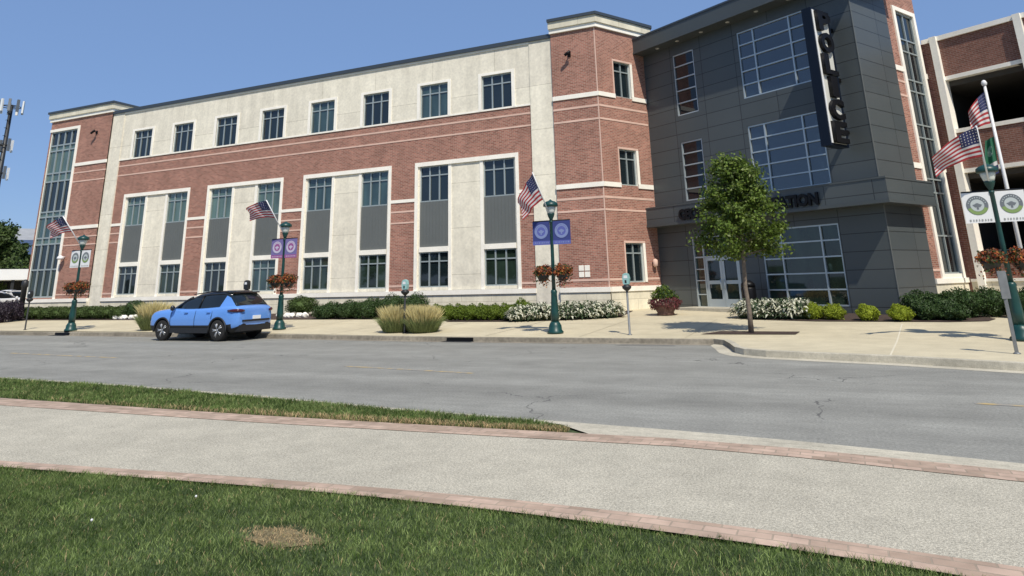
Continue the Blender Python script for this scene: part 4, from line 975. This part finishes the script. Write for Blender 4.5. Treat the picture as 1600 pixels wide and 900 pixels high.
# variegated white-edged plants: arching leaves with cream and green stripes
cream = mat('leaf_cream', (.66, .66, .52), .6, island=.2, trans=.3); hgreen = mat('leaf_striped_green', (.045, .075, .03), .6, island=.5, trans=.2)
def hosta(loc, label, group, seed, rx=.46, rz=.58):
    t = thing('striped_plant', label, 'plant', loc, seed * 1.3, group)
    if 'hosta' not in _bc:
        r = np.random.default_rng(77); V, F, mi = [], [], []
        for k in range(420):
            a = r.uniform(0, 6.283); rr = math.sqrt(r.uniform(0, 1)) * rx; base = Vector((math.cos(a) * rr, math.sin(a) * rr, r.uniform(.0, .9) * rz * math.sqrt(max(0, 1 - (rr / rx) ** 2)) + .05))
            o_ = Vector((math.cos(a + r.normal() * .5), math.sin(a + r.normal() * .5), r.uniform(.2, 1.2))).normalized(); sd_ = o_.cross(Vector((0, 0, 1))).normalized() * r.uniform(.022, .042); L_ = r.uniform(.2, .36)
            p0, p1, p2 = base, base + o_ * L_ * .55, base + o_ * L_ + Vector((0, 0, -L_ * .45)); up = Vector((0, 0, .004))
            i = len(V); V += [p0 - sd_ * .3, p0 + sd_ * .3, p1 + sd_, p1 - sd_, p2]; m_ = 0 if k % 9 < 5 else 1
            F += [(i, i + 1, i + 2, i + 3), (i + 3, i + 2, i + 4)]; mi += [m_, m_]
        me = bpy.data.meshes.new('leaves'); me.from_pydata([tuple(v) for v in V], [], F); me.materials.append(cream); me.materials.append(hgreen); me.polygons.foreach_set('material_index', mi)
        CV, CF = core_arrays(rx * .75, rx * .75, rz * .6, 3, .14, .9); _bc['hosta'] = (me, join_meshes('inner', [(CV, CF, 0)], [hgreen]))
    link('striped_leaves', _bc['hosta'][0], t); link('inner_foliage', _bc['hosta'][1], t)
k = 0
for x, y in ((-11.0, 24.7), (-10.5, 24.95), (-10.0, 25.2), (-9.45, 25.35), (-8.95, 25.6), (-8.45, 25.8), (-8.0, 26.1), (-10.6, 25.6), (-9.6, 26.0), (-8.8, 26.3)):
    hosta((x, y, zz_s(y)), 'cream-and-green striped plant in the clump left of the round planter', 'striped plants behind the blue-bannered lamp', k); k += 1
for x, y in ((-3.05, 25.75), (-2.7, 25.45), (-2.25, 25.45), (-1.8, 25.35), (-1.4, 25.25), (-2.5, 26.0), (-1.9, 25.9), (-1.35, 25.75)):
    hosta((x, y, zz_s(y) + .02), 'cream-and-green striped plant in the clump right of the entrance doors', 'striped plants right of the entrance', k); k += 1
# ornamental grasses
tan = mat('grass_plume', (.64, .56, .28), .8, island=.35, trans=.3); gg = mat('grass_blade_green', (.21, .26, .10), .7, island=.45, trans=.25)
def ornamental(loc, label, seed, rad=.5, H=1.02):
    t = thing('ornamental_grass', label, 'grass clump', loc, 0, 'tan ornamental grass clumps by the kerb'); r = np.random.default_rng(seed)
    for nm, n, m_, h0, sp, wd in (('green_blades', 4200, gg, .66, 1.5, .008), ('plumes', 2300, tan, 1.0, .8, .014)):
        V, F = [], []
        a = r.uniform(0, 6.283, n); rr = np.sqrt(r.uniform(0, 1, n)) * rad * .72; lean = rr / rad * .75 + r.normal(0, .16, n); h = H * h0 * r.uniform(.5, 1.06, n) * (1 - .25 * (rr / rad) ** 2)
        bx, by = np.cos(a) * rr, np.sin(a) * rr; tx, ty = bx + np.cos(a) * lean * h * .75 * sp, by + np.sin(a) * lean * h * .75 * sp
        mxx, myy = (bx * .45 + tx * .55) * .92, (by * .45 + ty * .55) * .92; s = r.uniform(0, 3.14, n); wx, wy = np.cos(s) * wd, np.sin(s) * wd
        z0 = np.zeros(n)
        if nm == 'plumes': V = np.stack([np.c_[(bx + mxx) / 2, (by + myy) / 2, h * .45], np.c_[mxx - wx, myy - wy, h * .72], np.c_[tx, ty, h], np.c_[mxx + wx, myy + wy, h * .72]], 1)
        else: V = np.stack([np.c_[bx - wx, by - wy, z0], np.c_[mxx - wx * .8, myy - wy * .8, h * .62], np.c_[tx, ty, h * .95], np.c_[mxx + wx * .8, myy + wy * .8, h * .62]], 1)
        link(nm, npmesh(nm, V.reshape(-1, 3), np.arange(4 * n).reshape(n, 4), [m_]), t)
ornamental((-13.78, 20.75, side_z(0, 20.7)), 'tan and green ornamental grass clump left of the meter', 1, .66, .90)
ornamental((-13.2, 21.15, side_z(0, 21.1)), 'green-gold ornamental grass clump directly behind the meter', 7, .6, .86)
ornamental((-12.75, 20.7, side_z(0, 20.7)), 'tan and green ornamental grass clump right of the meter', 2, .66, .88)
ornamental((-25.75, 21.0, side_z(0, 21.0)), 'tan ornamental grass clump just ahead of the blue car', 3, .62, 1.15)
ornamental((-24.3, 21.8, side_z(0, 21.8)), 'tan ornamental grass clump half hidden behind the blue car bonnet', 4, .6, 1.05)
# planter
t = thing('planter', 'round planter overflowing with dark red and green flowers left of the entrance', 'planter', (-6.1, 26.9, side_z(0, 26.9)))
b = MB(); b.lathe([(.30, 0), (.33, .04), (.30, .1), (.45, .34), (.5, .42), (.46, .43)], mat('planter_clay', (.13, .07, .055), .7, var=.2, vscale=3), 20); b.build('bowl', t)
dr_ = mat('flower_dark_red', (.13, .03, .035), .7, island=.5, trans=.2)
P_, nr = shell(1800, .62, .6, .26, .75, .1, 5, -.8); V, F = leaves(P_ + np.array([0, 0, .42]), .06, .045, nr, .3, .8); link('trailing_flowers', npmesh('fl', V, F, [dr_]), t)
P_, nr = shell(1500, .42, .42, .4, .3, .15, 6, -.2); V, F = leaves(P_ + np.array([0, 0, .66]), .12, .05, nr, 0, .8)
link('foliage', npmesh('fo', V, F, [M['leaf_lime'], M['leaf_dark']], rng.integers(0, 2, len(F))), t)

# ================================================================== LAWNS (uncountable)
def blades(name, n, xr, yfun, h, wd, mats_, seed, z=.102, patch=None, lean=.5, dryedge=0):
    r = np.random.default_rng(seed); x = r.uniform(*xr, n); lo, hi = yfun(x); y = lo + (hi - lo) * r.uniform(0, 1, n)
    edge = np.minimum((hi - y) / .12, 1) * 0 + 1
    cl = .5 + .5 * np.sin(x * 3.1 + 1.7 * np.sin(y * 2.3)) * np.sin(y * 3.7 + 1.3 * np.sin(x * 1.9))
    c2 = .5 + .5 * np.sin(x * 19 + 2 * np.sin(y * 13)) * np.sin(y * 23 + 2 * np.sin(x * 15)); hh = h * r.uniform(.5, 1.15, n) * (.6 + .35 * cl + .45 * c2) ; c3 = .5 + .5 * np.sin(x * 8.3 + 2.2 * np.sin(y * 5.1 + 1)) * np.sin(y * 9.7 + 2.1 * np.sin(x * 4.3)); mi = (r.uniform(0, 1, n) < .02 + .2 * cl + .3 * c2 + .35 * c3 ** 2).astype(int); mi[(mi == 0) & (c3 < .38) & (r.uniform(0, 1, n) < .7)] = 3
    dry = r.uniform(0, 1, n) < .022; mi[dry] = 2
    if patch:
        px_, py_, rx, ry = patch; d = ((x - px_) / rx) ** 2 + ((y - py_) / ry) ** 2 + .35 * np.sin(x * 17) * np.sin(y * 19); ip = d < .55 + .9 * r.uniform(0, 1, n); mi[ip & (r.uniform(0, 1, n) < .93)] = 2; hh[ip] *= .45
        keep = ~(ip & (r.uniform(0, 1, n) < .35)); x, y, hh, mi = x[keep], y[keep], hh[keep], mi[keep]; n = len(x)
    if dryedge: mi[(y < lo[:len(y)] + .16) & (r.uniform(0, 1, n) < dryedge * np.clip((x + 12) / 6, 0, 1))] = 2
    a = r.uniform(0, 6.283, n); ln = hh * lean * r.uniform(.2, 1.3, n); s = r.uniform(0, 3.14, n); wx, wy = np.cos(s) * wd / 2, np.sin(s) * wd / 2
    dx, dy = np.cos(a) * ln, np.sin(a) * ln; zz = np.full(n, z)
    V = np.stack([np.c_[x - wx, y - wy, zz], np.c_[x + dx * .35 - wx * .8, y + dy * .35 - wy * .8, z + hh * .6], np.c_[x + dx, y + dy, z + hh], np.c_[x + dx * .35 + wx * .8, y + dy * .35 + wy * .8, z + hh * .6]], 1).reshape(-1, 3)
    o = link(name, npmesh(name, V, np.arange(4 * n).reshape(n, 4), mats_ + [g0], mi)); return o
g0 = mat('lawn_blade_deep', (.042, .080, .015), .6, var=.3, vscale=3, island=.3, trans=.3, spec=.25)
g1 = mat('lawn_blade', (.088, .142, .030), .6, var=.40, vscale=2.6, island=.35, trans=.3, spec=.3)
g2 = mat('lawn_blade_light', (.23, .30, .10), .6, var=.35, vscale=2.2, island=.35, trans=.3, spec=.3)
g3 = mat('lawn_blade_dry', (.50, .37, .20), .8, island=.35, trans=.2)
LX = np.array([p[0] for p in LAWN]); LY = np.array([p[1] for p in LAWN])
lawn_y = lambda x: (np.full_like(x, 2.2), np.interp(x, LX, LY) + .012 + .028 * np.sin(x * 9) * np.sin(x * 23))
setp(blades('grass', 340000, (-10.5, 3.2), lawn_y, .042, .0045, [g1, g2, g3], 1, patch=(-3.52, 4.0, .34, .19), lean=.9), 'mown green lawn with a dry brown patch in the foreground', 'grass', kind='stuff')
NX = np.array([p[0] for p in NROAD]); NY = np.array([p[1] for p in NROAD]); BX = np.array([p[0] for p in BTOP]); BY = np.array([p[1] for p in BTOP])
def strip_y(x):
    hi = np.interp(x, NX, NY) - .17; lo = np.interp(x, BX, BY) + .03; hi = lo + (hi - lo) * np.clip((-2.75 - x) / .8 + .25, .0, 1); return lo, np.maximum(hi, lo + .01)
setp(blades('grass_strip', 150000, (-30, -2.9), strip_y, .065, .008, [g1, g2, g3], 2, lean=.8, dryedge=.6), 'narrow grass strip between the brick-edged path and the road', 'grass', kind='stuff')
b = MB(); M['thatch'] = gm('dry_thatch', (.17, .14, .075), [(14, 5, .35, (1, 1, 1)), (60, 3, .4, (1, 1, 1))], bump=.8)
b.face([(-3.52 + math.cos(a) * .27 * (1 + .18 * math.sin(3 * a + 1) + .1 * math.sin(7 * a)), 4.0 + math.sin(a) * .15 * (1 + .2 * math.sin(4 * a)), .106) for a in [2 * math.pi * k / 40 for k in range(40)]], M['thatch'])
setp(b.build('bare_patch'), kind='structure')
# scattered clover heads
b = MB()
for k in range(2):
    x = random.uniform(-5.2, -4); y = random.uniform(3.2, 4.4); b.lathe([(.003, 0), (.009, .006), (.008, .014), (.002, .018)], M['white'], 6, (x, y, .15))
setp(b.build('clover_flowers'), 'tiny white clover heads dotted over the lawn', 'clover', kind='stuff')

# trees of the park behind the viewpoint: they are what the ground-floor glass mirrors
def px_dir(xpx): return Vector((-.871 + .0004 * xpx, .492 + .0007 * xpx, 0)).normalized()
pt = tree((-60, -26, .1), 'broad park tree far behind the lawn, mirrored in the glass', H=10.5, z0=2.6, rad=4.2, n=4200, seed=91, leafm=M['leaf_dark'], ln=.6, trunk_r=.25, group='park trees mirrored in the windows', name='park_tree')
for k in range(11): dup(pt, (-52 + k * 8.3 + 1.5 * math.sin(k * 2.1), -27 - 5 * math.cos(k * 1.7), .1), k * 1.1, pt['label'])
# ================================================================== BACKGROUND AT LEFT
def hd(a, b_, D): v = Vector((a, b_, 0)).normalized() * D; return v
def px_dir(xpx):   # horizontal direction (street axes) for far things at the left of the view
    return Vector((-.871 + .0004 * xpx, .492 + .0007 * xpx, 0)).normalized()
t = thing('cell_tower', 'tall dark cell tower with white panel antennas at far left', 'tower', (-106.8, 58.95, -.1))
tb = px_dir(-45) * 122
b = MB(); b.tube([(0, 0, 0), (0, 0, 28.6)], [.50, .24], M['dark_metal'], 10)
for k in range(24): z = 1 + k * 1.15; b.tube([(-.5 + .008 * z, -.3, z), (.5 - .008 * z, -.3, z)], .04, M['dark_metal'], 5)
b.build('mast', t)
for z, r_, n_ in ((28.3, 1.5, 9), (22.6, 1.0, 4), (18.6, 1.1, 4)):
    b = MB(); pts = [(math.cos(2 * math.pi * k / n_) * r_ * .8, math.sin(2 * math.pi * k / n_) * r_ * .8, z) for k in range(n_ + 1)]; b.tube(pts, .06, M['dark_metal'], 5); b.tube([(-r_ * .8, 0, z), (r_ * .8, 0, z)], .06, M['dark_metal'], 5); b.tube([(0, -r_ * .8, z), (0, r_ * .8, z)], .06, M['dark_metal'], 5); b.build('antenna_platform', t)
    for k in range(n_):
        a = 2 * math.pi * k / n_; c = Vector((math.cos(a) * r_, math.sin(a) * r_, z)); b = MB(); b.fbox(Fr((c.x, c.y, 0), math.degrees(a) + 90), -.16, .16, z - .9, z + .9, -.1, .1, M['white'] if k % 2 else M['pole_grey']); b.build('panel_antenna', t)
def bg_tree(loc, label, H, rad, n, seed, m):
    return tree(loc, label, H=H, z0=H * .22, rad=rad, n=n, seed=seed, leafm=m, ln=.34, trunk_r=.2, group='trees beyond the far end of the building', name='background_tree')
for k, (xp, D, H, rad) in enumerate(((2, 82, 8.6, 2.6), (-14, 84, 9.2, 3.2), (22, 88, 7.2, 2.2), (-45, 90, 9, 4.0), (40, 100, 6.6, 2.0))):
    v = px_dir(xp) * D; tt = bg_tree((v.x, v.y, 0), ['leafy green tree at the far left below the cell tower', 'taller dark tree cut by the left edge', 'low tree behind the white-roofed kiosk', 'broad tree outside the far left corner', 'small tree before the distant blue roof'][k], H, rad, 6500, 60 + k, M['leaf_mid'])
def simple_house(name, label, xp, D, W, Dp, H, wm, rm_, roofh):
    v = px_dir(xp) * D; ang = math.degrees(math.atan2(v.y, v.x)) - 90; t = thing(name, label, 'building', (v.x, v.y, 0), R(ang))
    b = MB(); b.box(-W / 2, W / 2, 0, Dp, 0, H, wm); b.build('wall', t)
    b = MB(); o = .4
    b.face([(-W / 2 - o, -o, H), (W / 2 + o, -o, H), (W / 2 + o, Dp / 2, H + roofh), (-W / 2 - o, Dp / 2, H + roofh)], rm_); b.face([(W / 2 + o, Dp + o, H), (-W / 2 - o, Dp + o, H), (-W / 2 - o, Dp / 2, H + roofh), (W / 2 + o, Dp / 2, H + roofh)], rm_)
    b.face([(-W / 2, 0, H), (-W / 2, Dp, H), (-W / 2, Dp / 2, H + roofh * .92)], wm); b.face([(W / 2, 0, H), (W / 2, Dp, H), (W / 2, Dp / 2, H + roofh * .92)], wm); b.build('roof', t)
    for k in range(3): b = MB(); x = -W / 3 + k * W / 3; b.box(x - .6, x + .6, -.05, .0, H * .4, H * .75, M['glass']); b.build('window', t)
simple_house('distant_house', 'distant house with a deep blue roof beyond the car park', 47, 112, 9, 8, 6.3, M['precast'], mat('blue_roof', (.045, .075, .14), .6, var=.1), 2.6)
simple_house('distant_house', 'large distant building with a pale grey roof behind the blue roof', 42, 170, 26, 14, 12.0, M['stone'], mat('grey_roof', (.30, .31, .32), .7, var=.1), 3.0)
# low open shelter with white fascia
v = px_dir(30) * 76; ang = math.degrees(math.atan2(v.y, v.x)) - 90
t = thing('car_shelter', 'low flat-roofed shelter with a white fascia beyond the glass tower', 'shelter', (v.x, v.y, 0), R(ang))
b = MB(); b.box(-3.2, 2.6, 0, 7, 3.0, 3.9, M['white']); b.build('roof', t)
b = MB(); b.box(-3.0, 2.4, 5.5, 6, 0, 3.0, M['dark_in']); b.build('back_wall', t)
for x in (-2.9, -.3, 2.3): b = MB(); b.box(x - .12, x + .12, .2, .45, 0, 3.0, M['dark_metal']); b.build('post', t)

# ================================================================== CARS
def car(name, label, loc, rz, paint, roofm, L_=4.36, Wd=1.80, H=1.60, group=None, detail=True):
    t = thing(name, label, 'car', loc, rz, group)
    W = Wd / 2
    dk = M['cladding']; 
    # body: rings along x (front = +x)
    st = [ # x, z_low, z_sill(bumper), z_belt, z_top, halfwidth at belt, halfwidth top
        (2.16, .34, .48, .72, .80, .60, .45), (2.10, .25, .45, .80, .90, .76, .60), (1.95, .22, .42, .88, .975, .85, .70), (1.60, .20, .42, .93, 1.01, .885, .74), (1.15, .20, .42, .95, 1.045, .895, .75), (.80, .20, .42, .965, 1.06, .90, .77),
        (.20, .20, .42, .985, 1.03, .90, .80), (-.50, .20, .42, 1.0, 1.045, .90, .80), (-1.10, .20, .42, 1.03, 1.08, .90, .79), (-1.60, .20, .43, 1.06, 1.12, .895, .76), (-1.92, .24, .45, 1.07, 1.12, .87, .72), (-2.10, .34, .50, 1.02, 1.08, .80, .66), (-2.18, .40, .56, .92, 1.0, .70, .58)]
    rings = []
    for x, zl, zs, zb, zt, wb, wt in st:
        zm = (zs + zb) / 2
        half = [(0, zl), (wb * .82, zl), (wb * .97, zs - .04), (wb * 1.0, zs + .06), (wb * 1.012, zm), (wb * .985, zb - .06), (wb * .955, zb), (wt, zt), (wt * .5, zt + .012), (0, zt + .016)]
        rings.append([(x, y, z) for y, z in half] + [(x, -y, z) for y, z in half[-2:0:-1]])
    bm = bmesh.new(); vr = [[bm.verts.new(p) for p in r_] for r_ in rings]; n = len(vr[0])
    for A, B_ in zip(vr, vr[1:]):
        for k in range(n): bm.faces.new((A[k], A[(k + 1) % n], B_[(k + 1) % n], B_[k]))
    bm.faces.new(vr[0][::-1]); bm.faces.new(vr[-1]); bmesh.ops.recalc_face_normals(bm, faces=bm.faces)
    me = bpy.data.meshes.new('b'); bm.to_mesh(me); bm.free(); me.materials.append(paint); me.materials.append(dk)
    for p in me.polygons:
        p.use_smooth = True; c = p.center
        if c.z < .47: p.material_index = 1
    tmp = bpy.data.objects.new('tmp', me); COL.objects.link(tmp)
    sb = tmp.modifiers.new('s', 'SUBSURF'); sb.levels = 2; sb.render_levels = 2
    cut = []
    for wx in (1.32, -1.32):
        cm = bmesh.new(); bmesh.ops.create_cone(cm, cap_ends=True, segments=28, radius1=.385, radius2=.385, depth=2.4, matrix=Matrix.Translation((wx, 0, .345)) @ Matrix.Rotation(R(90), 4, 'X'))
        c_me = bpy.data.meshes.new('c'); cm.to_mesh(c_me); cm.free(); c_me.materials.append(dk); co = bpy.data.objects.new('cut', c_me); COL.objects.link(co); cut.append(co)
        md = tmp.modifiers.new('b', 'BOOLEAN'); md.operation = 'DIFFERENCE'; md.object = co; md.solver = 'EXACT'
        try: md.material_mode = 'TRANSFER'
        except Exception: pass
    dg = bpy.context.evaluated_depsgraph_get(); dg.update(); body = bpy.data.meshes.new_from_object(tmp.evaluated_get(dg))
    for o in [tmp] + cut: bpy.data.objects.remove(o)
    body.name = 'body'; link('body', body, t)
    b = MB(); b.box(-1.9, 1.9, -W * .55, W * .55, .26, .6, M['black']); b.build('underbody', t)
    # greenhouse glass block
    gh = [(.98, 1.02, .02, .70, .62), (.42, 1.02, .30, .76, .62), (-.05, 1.03, .44, .77, .62), (-.6, 1.05, .49, .77, .61), (-1.2, 1.07, .485, .76, .60), (-1.62, 1.09, .40, .74, .58), (-1.98, 1.08, .03, .70, .60)]
    rg = []
    for x, z0, h_, wb, wt in gh:
        f = min(1, h_ / .45); wtt = wb + (wt - wb) * f
        half = [(0, z0 - .06), (wb, z0 - .06), (wb, z0), (wb + (wtt - wb) * .6, z0 + h_ * .6), (wtt, z0 + h_ * .9), (wtt * .85, z0 + h_), (0, z0 + h_ + .015)]
        rg.append([(x, y, z) for y, z in half] + [(x, -y, z) for y, z in half[-2:0:-1]])
    def loft(rg, m_, smooth=True, sub=True):
        bm = bmesh.new(); vr = [[bm.verts.new(p) for p in r_] for r_ in rg]; n = len(vr[0])
        for A, B_ in zip(vr, vr[1:]):
            for k in range(n): bm.faces.new((A[k], A[(k + 1) % n], B_[(k + 1) % n], B_[k]))
        bm.faces.new(vr[0][::-1]); bm.faces.new(vr[-1]); bmesh.ops.recalc_face_normals(bm, faces=bm.faces)
        me = bpy.data.meshes.new('l'); bm.to_mesh(me); bm.free(); me.materials.append(m_)
        for p in me.polygons: p.use_smooth = smooth
        return me
    link('cabin_glass', loft(rg, M['car_glass']), t)
    # roof skin
    rr = []
    for x, z0, h_, wb, wt in gh[1:6]:
        zt = z0 + h_; rr.append([(x, y, z) for y, z in ((0, zt + .05), (wt * .8, zt + .035), (wt + .03, zt - .05), (wt + .025, zt - .085), (wt * .8, zt - .02), (0, zt))] + [(x, -y, z) for y, z in ((wt * .8, zt - .02), (wt + .025, zt - .085), (wt + .03, zt - .05), (wt * .8, zt + .035))])
    rf = link('roof', loft(rr, roofm), t)
    b = MB()
    for s_ in (-1, 1): b.tube([(.25, s_ * .56, 1.49), (-.6, s_ * .56, 1.57), (-1.35, s_ * .55, 1.555)], .018, M['black'], 6)
    b.build('roof_rail', rf)
    # pillars
    for s_ in (-1, 1):
        b = MB(); c_ = MB(); d_ = MB()
        b.tube([(1.0, s_ * .74, 1.01), (.40, s_ * .645, 1.33), (.2, s_ * .635, 1.40)], .03, roofm, 6); c_.tube([(-.28, s_ * .785, 1.02), (-.34, s_ * .645, 1.44)], .028, M['black'], 6)
        q = [(-1.24, .79, 1.05), (-1.98, .74, 1.06), (-1.62, .66, 1.36), (-1.44, .665, 1.43)]
        d_.face([(x, s_ * y, z) for x, y, z in q], paint)
        b.build('pillar', t); c_.build('pillar', t); d_.build('rear_pillar', t)
    b = MB(); b.fbox(Fr((-1.62, 0, 0), 90), -.6, .6, 1.50, 1.545, -.05, .33, roofm); o = b.mesh('spoiler'); link('spoiler', o, t)
    # wheels
    b = MB(); b.lathe([(.21, -.105), (.31, -.11), (.338, -.085), (.345, 0), (.338, .085), (.31, .11), (.21, .105)], M['tyre'], 28); tyre = b.mesh('tyre')
    b = MB(); b.lathe([(.215, .09), (.225, .06), (.21, .02), (.06, .03), (.0, .03)], M['black'], 24)
    for k in range(5):
        a = 2 * math.pi * k / 5
        for da in (-.17, .17):
            ca, sa = math.cos(a + da * 1.0), math.sin(a + da * 1.0); c1, s1 = math.cos(a + da * .4), math.sin(a + da * .4)
            b.tube([(.04 * c1, .04 * s1, .075), (.13 * c1, .13 * s1, .095), (.222 * ca, .222 * sa, .085)], [.032, .030, .028], M['rim'], 5)
    b.lathe([(.055, .07), (.05, .105), (.02, .11)], M['rim'], 12); b.lathe([(.228, .08), (.236, .1), (.222, .104), (.216, .09)], M['rim'], 28); rim = b.mesh('rim')
    for wx in (1.32, -1.32):
        for s_ in (-1, 1):
            wt_ = bpy.data.objects.new('wheel', None); COL.objects.link(wt_); wt_.parent = t; wt_.location = (wx, s_ * .785, .345); wt_.rotation_euler = (R(-90) * s_, 0, 0); wt_.empty_display_size = .1
            link('tyre', tyre, wt_); link('rim', rim, wt_)
    # arches
    for wx in (1.32, -1.32):
        for s_ in (-1, 1):
            b = MB(); pts = [(wx + math.cos(a) * .40, s_ * .895, .345 + math.sin(a) * .40) for a in [R(-8 + 196 * k / 14) for k in range(15)]]; b.tube(pts, .032, dk, 5); b.build('arch_cladding', t)
    for s_ in (-1, 1): b = MB(); b.fbox(Fr((0, 0, 0), 0 if s_ < 0 else 180), -.92, .92, .26, .42, .80, .915, dk); b.build('sill_cladding', t)
    # lights, bumper, plate, handles, mirrors, door seams
    for s_ in (-1, 1):
        b = MB(); b.tube([(-1.74, s_ * .885, .955), (-1.93, s_ * .868, .955), (-2.08, s_ * .79, .955), (-2.165, s_ * .68, .95), (-2.19, s_ * .58, .945)], [.03, .052, .058, .052, .03], M['taillight'], 7); b.build('taillight', t)
        b = MB(); b.fbox(Fr((2.05, s_ * .6, 0), 90 + s_ * 30), -.16, .16, .74, .80, -.02, .045, M['lens']); b.build('headlight', t)
        b = MB(); b.lathe([(.02, -.09), (.075, -.06), (.08, .04), (.03, .09)], roofm, 10, (.78, s_ * .98, 1.06)); b.tube([(.78, s_ * .86, 1.0), (.78, s_ * .98, 1.05)], .02, M['black'], 5); b.build('side_mirror', t)
        for x in (.18, -.88): b = MB(); b.fbox(Fr((x, 0, 0), 0 if s_ < 0 else 180), -.085, .085, .90, .925, .88, .935, paint); b.build('door_handle', t)
        for x in (.93, -.24, -1.02):
            b = MB(); z0_ = .44 if x > -1 else .8; zt_ = .97; b.tube([(x, s_ * .918, z0_), (x, s_ * .921, .70), (x - .01, s_ * .895, .90), (x - .01, s_ * .872, zt_)], .006, M['black'], 4); b.build('door_seam', t)
    b = MB(); b.fbox(Fr((-2.13, 0, 0), -90), -.72, .72, .30, .50, -.2, .035, dk); b.fbox(Fr((-2.17, 0, 0), -90), -.62, .62, .60, .66, -.1, .035, dk); b.build('rear_bumper', t)
    b = MB(); b.fbox(Fr((-2.17, 0, 0), -90), -.17, .17, .67, .78, -.02, .045, M['white']); b.build('number_plate', t)
    b = MB(); b.fbox(Fr((2.12, 0, 0), 90), -.6, .6, .34, .62, -.2, .05, M['black']); b.build('grille', t)
    return t
M['cladding'] = mat('cladding', (.014, .015, .017), .55); M['tyre'] = mat('tyre', (.013, .013, .013), .85); M['rim'] = mat('rim', (.42, .43, .44), .35, metal=.6)
M['car_glass'] = glass('car_glass', (.008, .012, .014), ior=1.5); M['taillight'] = mat('taillight', (.06, .004, .006), .15, coat=.6)
blue = mat('blue_paint', (.125, .31, .76), .26, metal=.1, coat=1.0, spec=.5)
rblk = mat('black_paint', (.010, .011, .013), .22, coat=.7)
car('parked_car', 'sky-blue compact SUV with a black roof parked at the kerb', (-20.82, 19.30, 0.002), R(180), blue, rblk).scale = (1, 1, 1.035)
wpaint = mat('white_paint', (.72, .73, .74), .3, coat=.6)
for k, (xp, D, rz_, lab) in enumerate(((8, 60, 95, 'white SUV in the car park, cut by the left edge'), (38, 66, 100, 'white SUV in the car park close to the glass tower'))):
    v = px_dir(xp) * D; car('parked_car', lab, (v.x, v.y, side_z(0, v.y) + .01), R(rz_), wpaint, wpaint, group='white cars in the car park')
for k, (xp, D) in enumerate(((-14, 47), (2, 47.5), (18, 48), (31, 48.5))):
    v = px_dir(xp) * D; bush('purple_bush', ORD[k] + ' dark purple-leaved bush from the left, before the white cars', (v.x, v.y, zz_s(v.y)), .62, .5, .58, M['leaf_purple'], 1500, .06, 50 + k % 2, 'dark purple bushes before the white cars')
v = px_dir(40) * 49.5
t = thing('bollard', 'short dark post at the car park corner beside the hedge', 'bollard', (v.x, v.y, side_z(0, v.y)))
b = MB(); b.lathe([(.14, 0), (.14, 1.75), (.18, 1.8), (.17, 2.1), (.06, 2.2)], M['dark_metal'], 10); b.build('post', t)
